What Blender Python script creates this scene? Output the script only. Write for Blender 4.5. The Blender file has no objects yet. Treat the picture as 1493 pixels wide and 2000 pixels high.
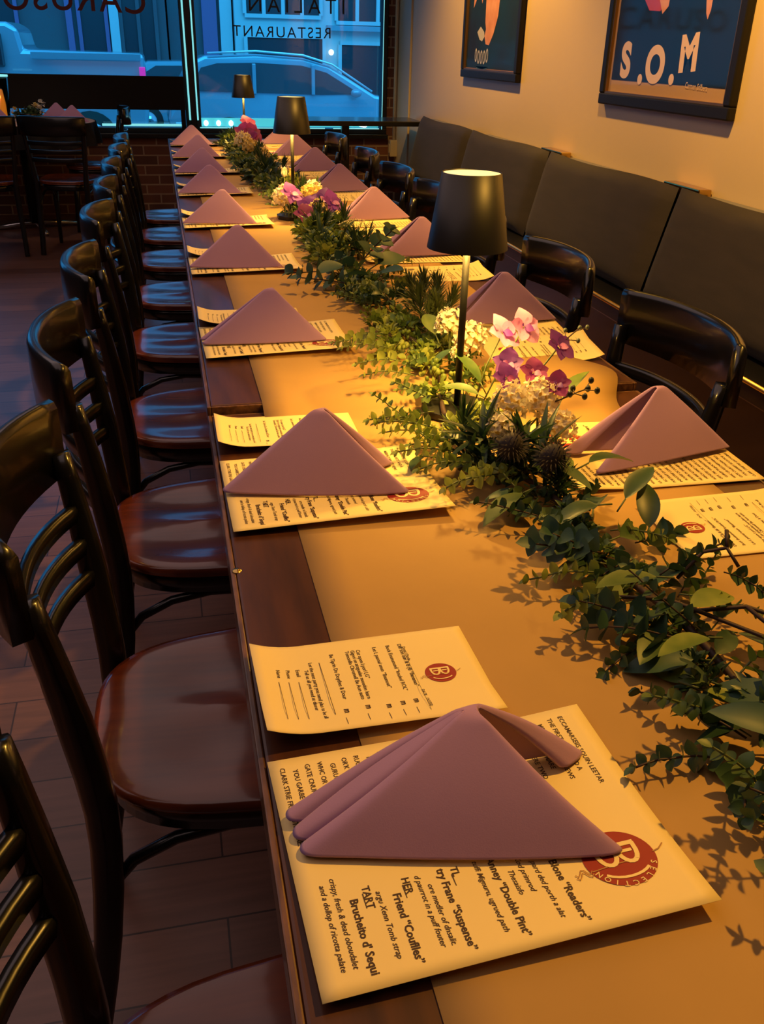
import bpy, math, random
from mathutils import Vector, Matrix, Euler
random.seed(7)
C = bpy.context.scene.collection
sc = bpy.context.scene
PI = math.pi

# ------------------------------------------------------------------ camera
cam_d = bpy.data.cameras.new('camera'); cam = bpy.data.objects.new('camera', cam_d); C.objects.link(cam)
cam_d.sensor_fit = 'VERTICAL'; cam_d.sensor_height = 24.0; cam_d.sensor_width = 24*1493/2000
cam_d.lens = 1739.25*24/2000
cam_d.clip_start = 0.02; cam_d.clip_end = 200
def cam_matrix():
    pp = (746.5, 1000.0); f = 1739.25
    def d(x, y): return Vector((x-pp[0], y-pp[1], f)).normalized()
    fy = d(300, 80); up = -d(660, 4330)
    X = fy.cross(up).normalized(); up = X.cross(fy)
    right = Vector((X.x, fy.x, up.x)); down = Vector((X.y, fy.y, up.y)); fwd = Vector((X.z, fy.z, up.z))
    m = Matrix((right, -down, -fwd)).transposed().to_4x4()
    m.translation = (0, 0, 1.277)
    return m
cam.matrix_world = cam_matrix()
sc.camera = cam
# ------------------------------------------------------------------ world, lights, exposure
w = bpy.data.worlds.new('evening_sky'); sc.world = w; w.use_nodes = True
bg = w.node_tree.nodes['Background']; bg.inputs[0].default_value = (0.035, 0.33, 0.80, 1); bg.inputs[1].default_value = 1.5
sc.view_settings.view_transform = 'Standard'; sc.view_settings.look = 'None'
sc.view_settings.gamma = 1; sc.view_settings.exposure = 0.0
WARM = (1.0, 0.50, 0.075)
def spot(name, loc, aim, power, size=75, blend=0.7, col=WARM, rad=0.05):
    l = bpy.data.lights.new(name, 'SPOT'); l.energy = power; l.color = col; l.spot_size = math.radians(size)
    l.spot_blend = blend; l.shadow_soft_size = rad
    o = bpy.data.objects.new(name, l); C.objects.link(o); o.location = loc
    o.rotation_euler = (Vector(aim)-Vector(loc)).to_track_quat('-Z', 'Y').to_euler()
    return o
def area(name, loc, rot, sx, sy, power, col):
    l = bpy.data.lights.new(name, 'AREA'); l.shape = 'RECTANGLE'; l.size = sx; l.size_y = sy; l.energy = power; l.color = col
    o = bpy.data.objects.new(name, l); C.objects.link(o); o.location = loc; o.rotation_euler = rot
    return o
spot('ceiling_spot', (1.0, 2.5, 2.85), (1.95, 2.6, 1.35), 330, 100)
spot('ceiling_spot', (1.0, 5.3, 2.85), (1.95, 5.5, 1.35), 300, 100)
spot('ceiling_spot', (1.25, 0.95, 2.7), (0.42, 0.62, 0.75), 165, 60, 0.8, WARM, 0.035)
spot('ceiling_spot', (0.9, 2.6, 2.7), (0.42, 2.4, 0.75), 120, 75, 0.8)
spot('ceiling_spot', (0.9, 4.9, 2.7), (0.42, 4.5, 0.75), 90, 75, 0.8)
area('room_fill_light', (-1.3, 2.5, 2.9), (0, 0, 0), 3.0, 6.0, 42, (0.95, 0.66, 0.62))  # added fill lamp for the dim room and dark floor, not a fixture
spot('ceiling_spot', (-0.9, 6.4, 2.8), (-0.9, 7.2, 0.75), 30, 45, 0.8, (1.0, 0.62, 0.36))  # extra lamp, added to brighten the napkins on the corner table
area('sky_fill_light', (1.5, 12.5, 8.0), (math.radians(50), 0, 0), 16.0, 5.0, 1500, (0.03, 0.42, 0.72))  # lamp added over the street to brighten facades and cars, standing for sky

# ------------------------------------------------------------------ materials
MATS = {}
def nt(name):
    m = bpy.data.materials.new(name); m.use_nodes = True
    return m, m.node_tree, m.node_tree.nodes['Principled BSDF']
def mat(name, col, rough=0.5, metal=0.0, spec=0.5, coat=0.0, noise=None, bump=0.0, bscale=60, sheen=0.0, emit=None, estr=0.0, subs=0.0, coat_r=0.1):
    if name in MATS: return MATS[name]
    m, t, b = nt(name)
    b.inputs['Base Color'].default_value = (*col, 1); b.inputs['Roughness'].default_value = rough
    b.inputs['Metallic'].default_value = metal; b.inputs['Specular IOR Level'].default_value = spec
    b.inputs['Coat Weight'].default_value = coat; b.inputs['Coat Roughness'].default_value = coat_r
    if sheen: b.inputs['Sheen Weight'].default_value = sheen; b.inputs['Sheen Roughness'].default_value = 0.5
    if emit: b.inputs['Emission Color'].default_value = (*emit, 1); b.inputs['Emission Strength'].default_value = estr
    tc = t.nodes.new('ShaderNodeTexCoord')
    if noise:      # (scale, second colour, stretch)
        mp = t.nodes.new('ShaderNodeMapping'); mp.inputs['Scale'].default_value = noise[2] if len(noise) > 2 else (1, 1, 1)
        n = t.nodes.new('ShaderNodeTexNoise'); n.inputs['Scale'].default_value = noise[0]; n.inputs['Detail'].default_value = 6
        r = t.nodes.new('ShaderNodeValToRGB'); r.color_ramp.elements[0].position = 0.35; r.color_ramp.elements[1].position = 0.7
        r.color_ramp.elements[0].color = (*col, 1); r.color_ramp.elements[1].color = (*noise[1], 1)
        t.links.new(tc.outputs['Object'], mp.inputs[0]); t.links.new(mp.outputs[0], n.inputs[0])
        t.links.new(n.outputs[0], r.inputs[0]); t.links.new(r.outputs[0], b.inputs['Base Color'])
    if bump:
        n2 = t.nodes.new('ShaderNodeTexNoise'); n2.inputs['Scale'].default_value = bscale; n2.inputs['Detail'].default_value = 4
        bp = t.nodes.new('ShaderNodeBump'); bp.inputs['Strength'].default_value = bump; bp.inputs['Distance'].default_value = 0.002
        t.links.new(tc.outputs['Object'], n2.inputs[0]); t.links.new(n2.outputs[0], bp.inputs['Height']); t.links.new(bp.outputs[0], b.inputs['Normal'])
    MATS[name] = m
    return m
def leaf_mat(name, c1, c2, rough=0.45, trans=0.35):
    m, t, b = nt(name)
    tc = t.nodes.new('ShaderNodeTexCoord'); n = t.nodes.new('ShaderNodeTexNoise'); n.inputs['Scale'].default_value = 25
    oi = t.nodes.new('ShaderNodeObjectInfo'); mixf = t.nodes.new('ShaderNodeMath'); mixf.operation = 'ADD'
    sc_ = t.nodes.new('ShaderNodeMath'); sc_.operation = 'MULTIPLY_ADD'; sc_.inputs[1].default_value = 0.5; sc_.inputs[2].default_value = -0.25
    r = t.nodes.new('ShaderNodeValToRGB'); r.color_ramp.elements[0].position = 0.3; r.color_ramp.elements[1].position = 0.75
    r.color_ramp.elements[0].color = (*c1, 1); r.color_ramp.elements[1].color = (*c2, 1)
    t.links.new(tc.outputs['Object'], n.inputs[0]); t.links.new(oi.outputs['Random'], sc_.inputs[0])
    t.links.new(n.outputs[0], mixf.inputs[0]); t.links.new(sc_.outputs[0], mixf.inputs[1]); t.links.new(mixf.outputs[0], r.inputs[0])
    t.links.new(r.outputs[0], b.inputs['Base Color']); b.inputs['Roughness'].default_value = rough
    tr = t.nodes.new('ShaderNodeBsdfTranslucent'); mx = t.nodes.new('ShaderNodeMixShader'); mx.inputs[0].default_value = trans
    t.links.new(r.outputs[0], tr.inputs[0]); out = t.nodes['Material Output']
    t.links.new(b.outputs[0], mx.inputs[1]); t.links.new(tr.outputs[0], mx.inputs[2]); t.links.new(mx.outputs[0], out.inputs[0])
    MATS[name] = m
    return m
def glass_mat(name, tint=(1, 1, 1), refl=1.0, rough=0.03):
    m = bpy.data.materials.new(name); m.use_nodes = True; t = m.node_tree; t.nodes.clear()
    out = t.nodes.new('ShaderNodeOutputMaterial'); tr = t.nodes.new('ShaderNodeBsdfTransparent'); tr.inputs[0].default_value = (*tint, 1)
    g = t.nodes.new('ShaderNodeBsdfGlossy'); g.inputs['Roughness'].default_value = rough
    f = t.nodes.new('ShaderNodeFresnel'); f.inputs[0].default_value = 1.45; mx = t.nodes.new('ShaderNodeMixShader')
    fm = t.nodes.new('ShaderNodeMath'); fm.operation = 'MULTIPLY'; fm.inputs[1].default_value = refl; t.links.new(f.outputs[0], fm.inputs[0]); t.links.new(fm.outputs[0], mx.inputs[0]); t.links.new(tr.outputs[0], mx.inputs[1]); t.links.new(g.outputs[0], mx.inputs[2])
    t.links.new(mx.outputs[0], out.inputs[0])
    MATS[name] = m
    return m
def brick_mat():
    m, t, b = nt('red_brick')
    tc = t.nodes.new('ShaderNodeTexCoord'); sep = t.nodes.new('ShaderNodeSeparateXYZ'); cmb = t.nodes.new('ShaderNodeCombineXYZ')
    add = t.nodes.new('ShaderNodeMath'); add.operation = 'ADD'
    br = t.nodes.new('ShaderNodeTexBrick'); br.inputs['Color1'].default_value = (0.21, 0.085, 0.06, 1); br.inputs['Color2'].default_value = (0.11, 0.05, 0.04, 1)
    br.inputs['Mortar'].default_value = (0.36, 0.27, 0.2, 1); br.inputs['Scale'].default_value = 1.0
    br.inputs['Brick Width'].default_value = 0.215; br.inputs['Row Height'].default_value = 0.075; br.inputs['Mortar Size'].default_value = 0.006
    t.links.new(tc.outputs['Object'], sep.inputs[0]); t.links.new(sep.outputs[0], add.inputs[0]); t.links.new(sep.outputs[1], add.inputs[1])
    t.links.new(add.outputs[0], cmb.inputs[0]); t.links.new(sep.outputs[2], cmb.inputs[1]); t.links.new(cmb.outputs[0], br.inputs[0])
    t.links.new(br.outputs[0], b.inputs['Base Color']); b.inputs['Roughness'].default_value = 0.85
    bp = t.nodes.new('ShaderNodeBump'); bp.inputs['Strength'].default_value = 0.6; bp.inputs['Distance'].default_value = 0.006; bp.invert = True
    t.links.new(br.outputs['Fac'], bp.inputs['Height']); t.links.new(bp.outputs[0], b.inputs['Normal'])
    MATS['brick'] = m; return m
def plank_mat():
    m, t, b = nt('wood_plank_floor')
    tc = t.nodes.new('ShaderNodeTexCoord'); br = t.nodes.new('ShaderNodeTexBrick')
    br.inputs['Color1'].default_value = (0.20, 0.10, 0.07, 1); br.inputs['Color2'].default_value = (0.115, 0.055, 0.040, 1)
    br.inputs['Mortar'].default_value = (0.03, 0.015, 0.012, 1); br.inputs['Scale'].default_value = 1
    br.inputs['Brick Width'].default_value = 1.1; br.inputs['Row Height'].default_value = 0.127; br.inputs['Mortar Size'].default_value = 0.0018; br.offset = 0.37
    mp = t.nodes.new('ShaderNodeMapping'); mp.inputs['Scale'].default_value = (3, 40, 1)
    n = t.nodes.new('ShaderNodeTexNoise'); n.inputs['Scale'].default_value = 1.5; n.inputs['Detail'].default_value = 8
    r = t.nodes.new('ShaderNodeValToRGB'); r.color_ramp.elements[0].color = (0.6, 0.6, 0.6, 1); r.color_ramp.elements[1].color = (1.5, 1.4, 1.35, 1)
    mx = t.nodes.new('ShaderNodeMix'); mx.data_type = 'RGBA'; mx.blend_type = 'MULTIPLY'; mx.inputs[0].default_value = 1
    t.links.new(tc.outputs['Object'], br.inputs[0]); t.links.new(tc.outputs['Object'], mp.inputs[0]); t.links.new(mp.outputs[0], n.inputs[0])
    t.links.new(n.outputs[0], r.inputs[0]); t.links.new(br.outputs[0], mx.inputs[6]); t.links.new(r.outputs[0], mx.inputs[7])
    t.links.new(mx.outputs[2], b.inputs['Base Color']); b.inputs['Roughness'].default_value = 0.34
    MATS['plank'] = m; return m

M_black = mat('black_lacquered_wood', (0.006, 0.006, 0.007), 0.28, coat=0.4)
M_seat = mat('red_brown_seat_wood', (0.20, 0.040, 0.009), 0.26, spec=.4, coat=0.6, coat_r=.09, noise=(3, (0.10, 0.02, 0.009), (1, 12, 1)))
M_table = mat('dark_red_table_wood', (0.075, 0.024, 0.008), 0.34, spec=.4, coat=0.15, noise=(4, (0.035, 0.011, 0.007), (12, 1.5, 1)))
M_tedge = mat('worn_table_edge', (0.05, 0.018, 0.011), 0.35, coat=0.3, noise=(25, (0.17, 0.075, 0.03), (4, 1, 4)))
M_iron = mat('black_iron', (0.012, 0.012, 0.013), 0.4, 0.6)
M_kraft = mat('kraft_paper', (0.46, 0.27, 0.075), 0.75, noise=(5, (0.40, 0.235, 0.065)), bump=0.12, bscale=30)
M_paper = mat('cream_paper', (0.88, 0.70, 0.29), 0.6, bump=0.05, bscale=40)
M_ink = mat('dark_brown_ink', (0.05, 0.022, 0.012), 0.6)
M_red = mat('dark_red_ink', (0.30, 0.010, 0.010), 0.55)
M_redline = mat('ochre_ink', (0.42, 0.20, 0.06), 0.6)
M_napkin = mat('mauve_napkin_cloth', (0.42, 0.25, 0.47), 0.9, spec=0.1, sheen=0.2, noise=(4, (0.39, 0.23, 0.44)), bump=0.06, bscale=900)
M_shade = mat('matte_black_shade', (0.011, 0.011, 0.012), 0.42, spec=0.5)
M_in = mat('shade_lining', (0.8, 0.75, 0.6), 0.7)
M_glow = mat('lamp_diffuser', (0.9, 0.8, 0.5), 0.5, emit=(1.0, 0.74, 0.30), estr=1.15)
M_bulb = mat('lamp_light_disc', (0.9, 0.8, 0.5), 0.5, emit=(1.0, 0.6, 0.18), estr=6)
M_wall = mat('beige_wall_paint', (0.66, 0.53, 0.33), 0.42, noise=(0.8, (0.62, 0.49, 0.30)), bump=0.08, bscale=90)
M_darkwall = mat('dark_wall_paint', (0.08, 0.06, 0.05), 0.8)
M_ceil = mat('ceiling_paint', (0.10, 0.09, 0.08), 0.9)
M_cush = mat('charcoal_cushion_fabric', (0.015, 0.012, 0.015), 0.8, sheen=0.03, noise=(5, (0.022, 0.017, 0.020), (1, 1, 5)), bump=0.15, bscale=300)
M_gold = mat('brass_trim', (0.55, 0.36, 0.11), 0.22, 1.0)
M_frame = mat('black_window_frame', (0.008, 0.009, 0.011), 0.35)
M_tube_rim = mat('glowing_tube_and_rim', (0.5, 0.9, 0.9), 0.5, emit=(0.22, 0.80, 0.85), estr=0.9)
M_ledw = mat('white_light_bulb', (0.9, 1, 1), 0.5, emit=(0.75, 1.0, 1.0), estr=2.2)
M_letter = mat('black_window_lettering', (0.01, 0.015, 0.025), 0.5)
M_letterred = mat('dark_red_window_lettering', (0.12, 0.01, 0.02), 0.5)
M_pframe = mat('black_picture_frame', (0.010, 0.009, 0.008), 0.5, spec=.3)
M_pgold = mat('bronze_frame_lip', (0.22, 0.12, 0.05), 0.35, 0.7)
M_mat = mat('picture_mat_board', (0.42, 0.28, 0.19), 0.7)
M_print = mat('dark_blue_print', (0.006, 0.016, 0.034), 0.6, spec=.2, noise=(3, (0.012, 0.014, 0.02)))
M_print2 = mat('deep_blue_print', (0.008, 0.035, 0.08), 0.6, spec=.2, noise=(2.5, (0.016, 0.018, 0.03)))
M_skin = mat('print_skin_tone', (0.55, 0.22, 0.11), 0.6, noise=(9, (0.70, 0.36, 0.24)))
M_cream = mat('print_cream', (0.74, 0.55, 0.40), 0.5)
M_white = mat('print_white', (0.5, 0.5, 0.58), 0.5)
M_redp = mat('print_red', (0.45, 0.05, 0.02), 0.5)
M_glass = glass_mat('clear_glass')
M_pglass = glass_mat('anti_glare_picture_glass', refl=0.045, rough=0.05)
M_cloth = mat('black_tablecloth', (0.008, 0.008, 0.009), 0.9)
M_whitecloth = mat('pale_table_paper', (0.55, 0.40, 0.33), 0.8)
M_amber = mat('amber_candle_glass', (0.55, 0.16, 0.02), 0.25, emit=(1.0, 0.30, 0.02), estr=0.35)
M_flame = mat('candle_flame', (1, 0.6, 0.1), 0.5, emit=(1.0, 0.33, 0.04), estr=7)
M_chrome = mat('chrome', (0.6, 0.6, 0.62), 0.15, 1.0)
M_trim = mat('pale_painted_trim', (0.62, 0.55, 0.42), 0.5)
M_plastic = mat('white_plastic', (0.5, 0.44, 0.36), 0.5)
M_brick = brick_mat(); M_plank = plank_mat()
L_dark = leaf_mat('dark_green_leaf', (0.022, 0.055, 0.022), (0.055, 0.115, 0.045), 0.42, 0.2)
L_blue = leaf_mat('blue_green_leaf', (0.03, 0.085, 0.055), (0.06, 0.13, 0.085), 0.5, 0.2)
L_lime = leaf_mat('lime_green_leaf', (0.13, 0.21, 0.03), (0.36, 0.42, 0.08), 0.45, 0.3)
L_mid = leaf_mat('mid_green_leaf', (0.05, 0.11, 0.025), (0.15, 0.22, 0.05), 0.45, 0.3)
L_olive = leaf_mat('olive_green_leaf', (0.07, 0.10, 0.03), (0.13, 0.17, 0.05), 0.5, 0.25)
L_cream = leaf_mat('cream_petal', (0.78, 0.68, 0.50), (0.90, 0.84, 0.70), 0.6, 0.25)
L_yellow = leaf_mat('yellow_petal', (0.75, 0.55, 0.14), (0.85, 0.70, 0.30), 0.6, 0.25)
L_pink = leaf_mat('pink_petal', (0.66, 0.20, 0.62), (0.80, 0.36, 0.78), 0.6, 0.3)
L_purple = leaf_mat('purple_petal', (0.16, 0.025, 0.34), (0.30, 0.06, 0.55), 0.6, 0.3)
L_magenta = leaf_mat('magenta_petal', (0.20, 0.012, 0.16), (0.34, 0.03, 0.28), 0.6, 0.3)
M_stem = mat('brown_stem', (0.045, 0.022, 0.015), 0.6)
M_gstem = mat('green_stem', (0.10, 0.13, 0.04), 0.6)
M_thistle = mat('dark_thistle_head', (0.035, 0.028, 0.03), 0.8)
M_lace = leaf_mat('pale_lace_flower', (0.55, 0.50, 0.28), (0.75, 0.68, 0.42), 0.7, 0.3)

# ------------------------------------------------------------------ mesh helpers
class MB:
    def __init__(s): s.v = []; s.f = []; s.sm = []
    def add(s, vs, fs, smooth=False):
        o = len(s.v); s.v += [tuple(v) for v in vs]; s.f += [tuple(i+o for i in f) for f in fs]; s.sm += [smooth]*len(fs)
    def box(s, x0, y0, z0, x1, y1, z1):
        s.add([(x0,y0,z0),(x1,y0,z0),(x1,y1,z0),(x0,y1,z0),(x0,y0,z1),(x1,y0,z1),(x1,y1,z1),(x0,y1,z1)],
              [(0,3,2,1),(4,5,6,7),(0,1,5,4),(1,2,6,5),(2,3,7,6),(3,0,4,7)])
    def tube(s, pts, rad, n=8, cap=True):
        pts = [Vector(p) for p in pts]; rs = rad if isinstance(rad, (list, tuple)) else [rad]*len(pts)
        vs = []; fs = []; prev = None
        for i, p in enumerate(pts):
            d = (pts[min(i+1, len(pts)-1)]-pts[max(i-1, 0)]).normalized()
            if prev is None:
                a = Vector((0,0,1)) if abs(d.z) < .9 else Vector((1,0,0)); u = d.cross(a).normalized()
            else: u = (prev - d*prev.dot(d)).normalized()
            prev = u; v = d.cross(u)
            for k in range(n):
                th = 2*PI*k/n; vs.append(p+(u*math.cos(th)+v*math.sin(th))*rs[i])
        for i in range(len(pts)-1):
            for k in range(n):
                a = i*n+k; b = i*n+(k+1)%n; fs.append((a, b, b+n, a+n))
        if cap: fs.append(tuple(range(n-1, -1, -1))); fs.append(tuple(range((len(pts)-1)*n, len(pts)*n)))
        s.add(vs, fs, True)
    def sweep(s, pts, prof, up=Vector((0,0,1)), cap=True):      # profile [(side, up)] swept along pts
        pts = [Vector(p) for p in pts]; n = len(prof); vs = []; fs = []
        for i, p in enumerate(pts):
            d = (pts[min(i+1, len(pts)-1)]-pts[max(i-1, 0)]).normalized()
            sd = d.cross(up).normalized(); uu = sd.cross(d).normalized()
            pr = prof[i] if isinstance(prof[0], list) else prof
            n = len(pr)
            for a, b in pr: vs.append(p+sd*a+uu*b)
        for i in range(len(pts)-1):
            for k in range(n):
                a = i*n+k; b = i*n+(k+1)%n; fs.append((a, b, b+n, a+n))
        if cap: fs.append(tuple(range(n-1, -1, -1))); fs.append(tuple(range((len(pts)-1)*n, len(pts)*n)))
        s.add(vs, fs, True)
    def lathe(s, prof, n=32, c=(0, 0, 0), sy=1.0):
        vs = []; fs = []
        for r, z in prof:
            for k in range(n): vs.append((c[0]+r*math.cos(2*PI*k/n), c[1]+sy*r*math.sin(2*PI*k/n), c[2]+z))
        for i in range(len(prof)-1):
            for k in range(n):
                a = i*n+k; b = i*n+(k+1)%n; fs.append((a, b, b+n, a+n))
        s.add(vs, fs, True)
    def poly(s, pts2, z0, z1):       # prism from a 2-D outline
        n = len(pts2); vs = [(x, y, z0) for x, y in pts2]+[(x, y, z1) for x, y in pts2]
        fs = [tuple(range(n-1, -1, -1)), tuple(range(n, 2*n))]+[(i, (i+1)%n, n+(i+1)%n, n+i) for i in range(n)]
        s.add(vs, fs)
    def grid(s, fn, nu, nv, smooth=True, wrap=False):
        vs = [fn(i/(nu-1), j/(nv-1)) for i in range(nu) for j in range(nv)]
        fs = [(i*nv+j, (i+1)*nv+j, (i+1)*nv+j+1, i*nv+j+1) for i in range(nu-1) for j in range(nv-1)]
        s.add(vs, fs, smooth)
    def sphere(s, c, r, n=8, m=6, sz=1.0):
        vs = []; fs = []
        for i in range(m+1):
            a = PI*i/m
            for k in range(n): vs.append((c[0]+r*math.sin(a)*math.cos(2*PI*k/n), c[1]+r*math.sin(a)*math.sin(2*PI*k/n), c[2]+sz*r*math.cos(a)))
        for i in range(m):
            for k in range(n):
                a = i*n+k; b = i*n+(k+1)%n; fs.append((a, a+n, b+n, b))
        s.add(vs, fs, True)
    def leaf(s, p, d, nrm, L, W, bend=0.2, fold=0.25, shape=1.0, n=6, ruffle=0.0):
        p = Vector(p); d = Vector(d).normalized(); nrm = Vector(nrm); nrm = (nrm-d*nrm.dot(d))
        if nrm.length < 1e-4: nrm = d.orthogonal()
        nrm.normalize(); sd = d.cross(nrm); vs = []; fs = []
        for i in range(n+1):
            t = i/n; wv = W*.5*(math.sin(PI*min(1, t**shape))**0.75 if 0 < t < 1 else 0.03)
            c = p+d*(L*t)-nrm*(bend*L*t*t)
            rf = ruffle*W*math.sin(i*2.4)
            vs += [c+sd*wv+nrm*(fold*wv+rf), c, c-sd*wv+nrm*(fold*wv-rf)]
        for i in range(n):
            a = i*3; fs += [(a, a+1, a+4, a+3), (a+1, a+2, a+5, a+4)]
        s.add(vs, fs, True)
    def mesh(s, name, m, flat=False):
        me = bpy.data.meshes.new(name); me.from_pydata(s.v, [], s.f)
        me.polygons.foreach_set('use_smooth', [False if flat else x for x in s.sm]); me.update()
        if m: me.materials.append(m)
        return me
def link(name, me, parent=None, loc=None, rot=None, scl=None):
    o = bpy.data.objects.new(name, me); C.objects.link(o)
    if parent: o.parent = parent
    if loc: o.location = loc
    if rot: o.rotation_euler = rot
    if scl: o.scale = scl if isinstance(scl, (tuple, list)) else (scl,)*3
    return o
def part(name, mb, m, parent=None, bevel=0, solid=0, sub=0, label=None, off=0.0, flat=False):
    o = link(name, mb.mesh(name, m, flat), parent)
    if sub:
        q = o.modifiers.new('s', 'SUBSURF'); q.levels = sub; q.render_levels = sub
    if solid:
        q = o.modifiers.new('t', 'SOLIDIFY'); q.thickness = solid; q.offset = off
    if bevel:
        q = o.modifiers.new('b', 'BEVEL'); q.width = bevel; q.segments = 2; q.limit_method = 'ANGLE'; q.angle_limit = math.radians(40)
    if label: o['label'] = label
    return o
def thing(name, label, cat, loc=(0,0,0), rz=0, group=None):
    o = bpy.data.objects.new(name, None); C.objects.link(o); o.location = loc; o.rotation_euler = (0,0,rz)
    o.empty_display_size = 0.1
    return tag(o, label, cat, group)
def tag(o, label, cat, group=None):
    o['label'] = label; o['category'] = cat
    if group: o['group'] = group
    return o
def struct(name, mb, m, **k):
    o = part(name, mb, m, **k); o['kind'] = 'structure'; return o
KIDS = {}
def children(o): return [c for c in C.objects if c.parent == o]
def copy_tree(o, parent=None):
    c = o.copy(); C.objects.link(c); c.parent = parent
    for ch in children(o): copy_tree(ch, c)
    return c
def dup(src, label, loc=None, rz=None, group=None):
    c = copy_tree(src); c['label'] = label
    if loc is not None: c.location = loc
    if rz is not None: c.rotation_euler = (0, 0, rz)
    if group: c['group'] = group
    return c
FC = {}
def text_geo(s, size, bold=0.0, shear=0.0, align='LEFT', spacing=1.0):
    key = (s, round(size, 5), bold, shear, align, spacing)
    if key in FC: return FC[key]
    cu = bpy.data.curves.new('lettering', 'FONT'); cu.body = s; cu.size = size; cu.offset = bold*size; cu.shear = shear
    cu.align_x = align; cu.resolution_u = 2 if size < .05 else 8; cu.space_character = spacing; cu.fill_mode = 'BOTH'
    o = bpy.data.objects.new('lettering', cu); C.objects.link(o)
    dg = bpy.context.evaluated_depsgraph_get(); me = bpy.data.meshes.new_from_object(o.evaluated_get(dg))
    vs = [tuple(v.co) for v in me.vertices]; fs = [tuple(p.vertices) for p in me.polygons]
    bpy.data.objects.remove(o); bpy.data.curves.remove(cu); bpy.data.meshes.remove(me)
    FC[key] = (vs, fs)
    return FC[key]
def ellipse(cx, cy, rx, ry, n=24): return [(cx+rx*math.cos(2*PI*k/n), cy+ry*math.sin(2*PI*k/n)) for k in range(n)]

# ------------------------------------------------------------------ room shell
YW = 8.0; XR = 1.95; XL = -4.2; YB = -2.6; ZC = 3.0
b = MB(); b.box(XL, YB, -0.1, XR, YW, 0); struct('floor', b, M_plank)
b = MB(); b.box(XL, YB, ZC, XR+.1, YW+.1, ZC+.1); struct('ceiling', b, M_ceil)
b = MB(); b.box(XR, YB, -0.1, XR+.12, YW+.15, ZC); struct('wall_right', b, M_wall)
b = MB(); b.box(XL-.12, YB, -0.1, XL, YW+.15, ZC); struct('wall_left', b, M_darkwall)
b = MB(); b.box(XL-.12, YB-.12, -0.1, XR+.12, YB, ZC); struct('wall_back', b, M_darkwall)
b = MB(); b.box(XL, YW, -0.1, XR, YW+.15, 0.64); b.box(1.86, YW-.0, .64, XR, YW+.15, ZC); b.box(XL, YW, 2.7, XR, YW+.15, ZC); b.box(XL, YW, .6, XL+.5, YW+.15, 2.75)
struct('wall_front', b, M_brick)
# window frames: window_1 right bay, window_2 left bay
def window(name, x0, x1, z0, z1):
    b = MB(); t = .04
    b.box(x0, YW-.03, z0, x1, YW+.10, z0+t); b.box(x0, YW-.03, z1-t, x1, YW+.10, z1)
    b.box(x0, YW-.03, z0+t, x0+t, YW+.10, z1-t); b.box(x1-t, YW-.03, z0+t, x1, YW+.10, z1-t)
    o = struct(name, b, M_frame, bevel=.004)
    g = MB(); g.box(x0+t, YW+.045, z0+t, x1-t, YW+.051, z1-t); part('pane', g, M_glass, o)
    return o
w1 = window('window_1', .285, 1.86, .62, 2.72)
w2 = window('window_2', XL+.5, .245, .62, 2.72)
b = MB(); b.box(.245, YW-.05, .60, .285, YW+.12, 2.75); struct('trim_1', b, M_frame)
b = MB(); b.box(XL+.5, YW-.06, .585, 1.87, YW+.0, .62); struct('trim_2', b, M_frame, bevel=.005)
# painted corner trim with a pipe on the right wall
b = MB(); b.box(XR-.012, 7.55, 0, XR-.0, 7.995, ZC); struct('trim_3', b, M_trim)
b = MB(); b.tube([(XR-.03, 7.93, .58), (XR-.03, 7.93, ZC)], .014, 10); o = part('wall_conduit', b, M_trim); tag(o, 'thin pale pipe running up the wall corner beside the brick', 'pipe')
t = thing('outlet_box', 'small white box at the foot of the wall pipe', 'outlet box', (XR-.03, 7.93, .50))
b = MB(); b.box(-.04, -.04, -.05, .03, .045, .08); part('cover', b, M_plastic, t, bevel=.006)
b = MB(); b.box(-.045, -.015, -.02, -.04, .02, .05); part('socket_plate', b, M_trim, t, bevel=.001)

# light tubes round the windows (they glow in the photograph)
def led(x0, z0, x1, z1, r=.008, m=M_tube_rim, label='', yy=YW-.055):
    b = MB(); b.tube([(x0, yy, z0), (x1, yy, z1)], r, 8); o = part('light_tube', b, m)
    return tag(o, label, 'light tube', 'light tubes around the windows')
led(.236, .72, .228, 2.6, .007, M_tube_rim, 'glowing pale tube on the left side of the window mullion')
led(.297, .72, .297, 2.6, .006, M_tube_rim, 'glowing thin tube on the right side of the window mullion')
led(1.815, .66, 1.815, 2.6, .003, M_tube_rim, 'thin glowing tube along the right edge of the window')
led(-.45, .682, .20, .682, .009, M_tube_rim, 'glowing greenish tube along the sill of the left window')
led(.31, .665, 1.33, .665, .004, M_tube_rim, 'glowing tube along the sill of the right window')
led(1.40, .665, 1.79, .665, .004, M_tube_rim, 'short glowing tube at the right end of the window sill')
for i, x in enumerate((.36, .46, .56)):
    b = MB(); b.sphere((0, 0, 0), .019, 14, 10, 1.15); o = part('round_bulb', b, M_ledw); o.location = (x, YW-.04, .698)
    tag(o, ['white round bulb on the window sill nearest the mullion', 'middle one of the three white round bulbs on the sill', 'white round bulb on the sill nearest the farthest table lamp'][i], 'light bulb', 'round bulbs on the window sill')
b = MB()
for k in range(9): b.sphere((k*.014-.055, 0, .010*math.sin(k*.6)), .024-.0012*abs(k-4), 10, 8)
o = part('sill_light', b, M_ledw); o.location = (1.62, YW-.03, .70); tag(o, 'bright white light shape on the sill at right of the window', 'light')
# street level sill light strip seen through the glass
b = MB(); b.box(.32, YW-.028, .672, 1.79, YW-.012, .735); part('sill_panel', b, mat('turquoise_sill_glow', (.05, .3, .35), .4, emit=(.06, .50, .58), estr=1.1), w1)

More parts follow.
